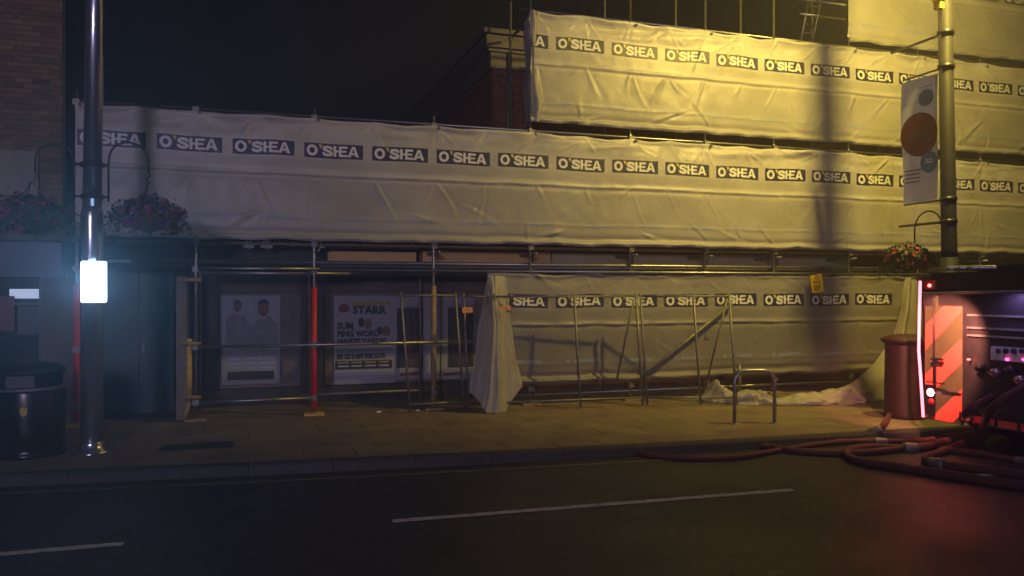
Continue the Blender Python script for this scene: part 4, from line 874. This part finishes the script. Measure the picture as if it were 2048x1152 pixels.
# lifted hatch and lower reflective bar
a = at_x(1920, 590, EX - .2); MB().box(EX - .92, EX - .012, EY0, yC - .28, a[2] + .03, a[2] + .07).obj('lifted_hatch', M['engine_dark'], fe_)
MB().tube((EX - .93, EY0, a[2] + .05), (EX - .93, yC - .28, a[2] + .02), .016).obj('hatch_edge', M['alu'], fe_, True)
hl = (EX - .84, yC - .36, a[2] - .01); MB().box(hl[0] - .06, hl[0] + .06, hl[1] - .08, hl[1] + .05, hl[2] + .01, hl[2] + .04).obj('added_hatch_lamp', M['black'], fe_)  # added housing, only there to carry the chevron spot
lamp('added_chevron_light', 'SPOT', hl, 850, (1, .32, .20), .04, (EX, (yC + EY1) / 2, 1.22), spot_size=math.radians(70), spot_blend=.5)  # added spot that brightens the chevron panel
a = xP(1927, 830); zz = a[2] - .06; yy = yC - .01
MB().box(EX - .06, EX + .02, EY0, yC - .002, zz - .02, zz + .1).obj('rear_step', M['black'], fe_)
k = 0
while yy > EY0 + .1:
    l = .52 if k % 2 == 0 else .30; MB().box(EX - .066, EX - .0605, yy - l + .02, yy - .03, zz, zz + .085).obj('reflective_bar', M['chev_red'], fe_); yy -= l; k += 1
lamp('added_step_light', 'POINT', (EX - .28, yC - .35, zz + .02), .5, (1, .22, .18), .05)  # added low light for the rear film, no lamp stands here
for yy in (EY1 - .28, EY0 + .28): 
    wv = MB().path([(EX + 1.4, yy - .14, .38), (EX + 1.4, yy + .14, .38)], .5, 28).obj('wheel', M['black'], fe_, True)

# ================================================================== FIRE HOSES
def hose(pts, label, r=.042, rawstart=None):
    P = [np.array(at_z(a, b, (RZ if len(c) == 0 else c[0]))) + np.array([0, 0, r]) for a, b, *c in pts]
    if rawstart: P = [np.array(p) for p in rawstart] + P
    out = []
    for i in range(len(P) - 1):
        p0, p1, p2, p3 = P[max(i - 1, 0)], P[i], P[i + 1], P[min(i + 2, len(P) - 1)]
        for u in np.linspace(0, 1, 8, endpoint=False): out.append(.5 * (2 * p1 + (p2 - p0) * u + (2 * p0 - 5 * p1 + 4 * p2 - p3) * u * u + (3 * p1 - p0 - 3 * p2 + p3) * u ** 3))
    out.append(P[-1]); out = np.array(out); out[:, 2] = np.maximum(out[:, 2], RZ + r)
    rr = r * (1 + .06 * noise(np.arange(len(out)) * .35, 0, len(pts)))
    ho = tag(MB().path(out, rr, 10).obj('fire_hose', M['hose'], None, True), label, 'hose', 'fire hoses on the road')
    for fr_ in ((.33,) if len(pts) > 8 else (.6,)):
        k = int(len(out) * fr_); a_, b_ = out[k], out[k + 1]; d_ = (b_ - a_) / np.linalg.norm(b_ - a_)
        MB().path([a_ - d_ * .09, a_ - d_ * .07, a_ - d_ * .01, a_ + d_ * .01, a_ + d_ * .07, a_ + d_ * .09], [r * 1.1, r * 1.35, r * 1.35, r * 1.5, r * 1.5, r * 1.1], 12).obj('coupling', M['steel_dull'], ho, True)
hose([(1540, 900), (1480, 893), (1390, 891), (1305, 896), (1272, 906), (1300, 916), (1390, 922), (1480, 919), (1545, 908), (1640, 893), (1740, 884), (1840, 868), (1925, 838)], 'thin red hose loop lying furthest left near the kerb', .034)
hose([(1860, 800, 0), (1812, 812, 0), (1782, 832, 0), (1771, 850, .0), (1763, 860, .012), (1748, 869, -.04), (1725, 876), (1690, 880), (1600, 878), (1525, 884), (1535, 898), (1610, 910), (1720, 912), (1830, 900), (1900, 886), (1970, 880)], 'red hose coming off the pavement and curling beside the kerb')
def ep(y, z): return (EX - .1, y, z)
hose([(1955, 872), (1850, 902), (1740, 902), (1694, 911), (1710, 928), (1780, 940), (1880, 956), (1980, 972), (2120, 992)], 'thick red hose bending widest across the road to the right edge', .05, [ep(yC - .52, .62), (EX - .40, yC - .42, .42)])
hose([(1950, 890), (1880, 912), (1850, 925), (1880, 936), (1960, 946), (2050, 958), (2150, 975)], 'red hose looping down from the pump bay beside the reflective bar', .046, [ep(yC - .95, .8), (EX - .5, yC - .85, .55)])
hose([(1880, 905), (1960, 915), (2060, 932), (2160, 944)], 'short straight red hose stretch crossing behind the pump bay loop', .04)
hose([(1990, 840), (1930, 868), (1850, 886), (1760, 888), (1660, 888), (1590, 890)], 'straight red hose lying along the kerb behind the wide loop', .036)

# ================================================================== LITTER
c = at_z(463, 946, RZ); cp = thing('paper_cup', c, 'dropped reddish paper cup lying in the gutter', 'cup')
MB().path([(c[0] - .06, c[1], c[2] + .045), (c[0] + .07, c[1] - .02, c[2] + .04)], [.045, .033], 14).obj('cup_body', M['cup'], cp, True)
MB().path([(c[0] - .068, c[1], c[2] + .0455), (c[0] - .058, c[1], c[2] + .045)], [.05, .05], 14).obj('cup_rim', M['litter'], cp, True)
for px, py, z, lab in ((757, 827, 0, 'small white litter scrap on the paving right of the red sleeve'), (836, 824, 0, 'crumpled white litter by the fence foot'), (1243, 904, RZ, 'crumpled white scrap lying against the kerb')):
    c = at_z(px, py, z); mb = MB(); rnd = random.Random(px); A = [[(c[0] + .045 * math.sin(v) * math.cos(a) * rnd.uniform(.6, 1.2), c[1] + .04 * math.sin(v) * math.sin(a) * rnd.uniform(.6, 1.2), c[2] + .02 + .02 * math.cos(v) * rnd.uniform(.6, 1.2)) for a in np.linspace(0, 2 * math.pi, 9)] for v in np.linspace(.1, math.pi - .1, 6)]
    mb.grid(A); tag(mb.obj('litter_scrap', M['litter']), lab, 'litter')

# ================================================================== HAZE (volume added to stand in for glare around the lamps)
if HAZE:
    hz = MB().box(-30, 40, -12, 45, -1.2, 13).obj('haze', bpy.data.materials.new('glare_haze')); m = hz.data.materials[0]; m.use_nodes = True; t = m.node_tree; t.nodes.clear()
    pv = t.nodes.new('ShaderNodeVolumePrincipled'); pv.inputs['Color'].default_value = (.85, .85, .88, 1); pv.inputs['Density'].default_value = HAZE; pv.inputs['Anisotropy'].default_value = .55
    oo = t.nodes.new('ShaderNodeOutputMaterial'); t.links.new(pv.outputs[0], oo.inputs['Volume']); stuff(hz)
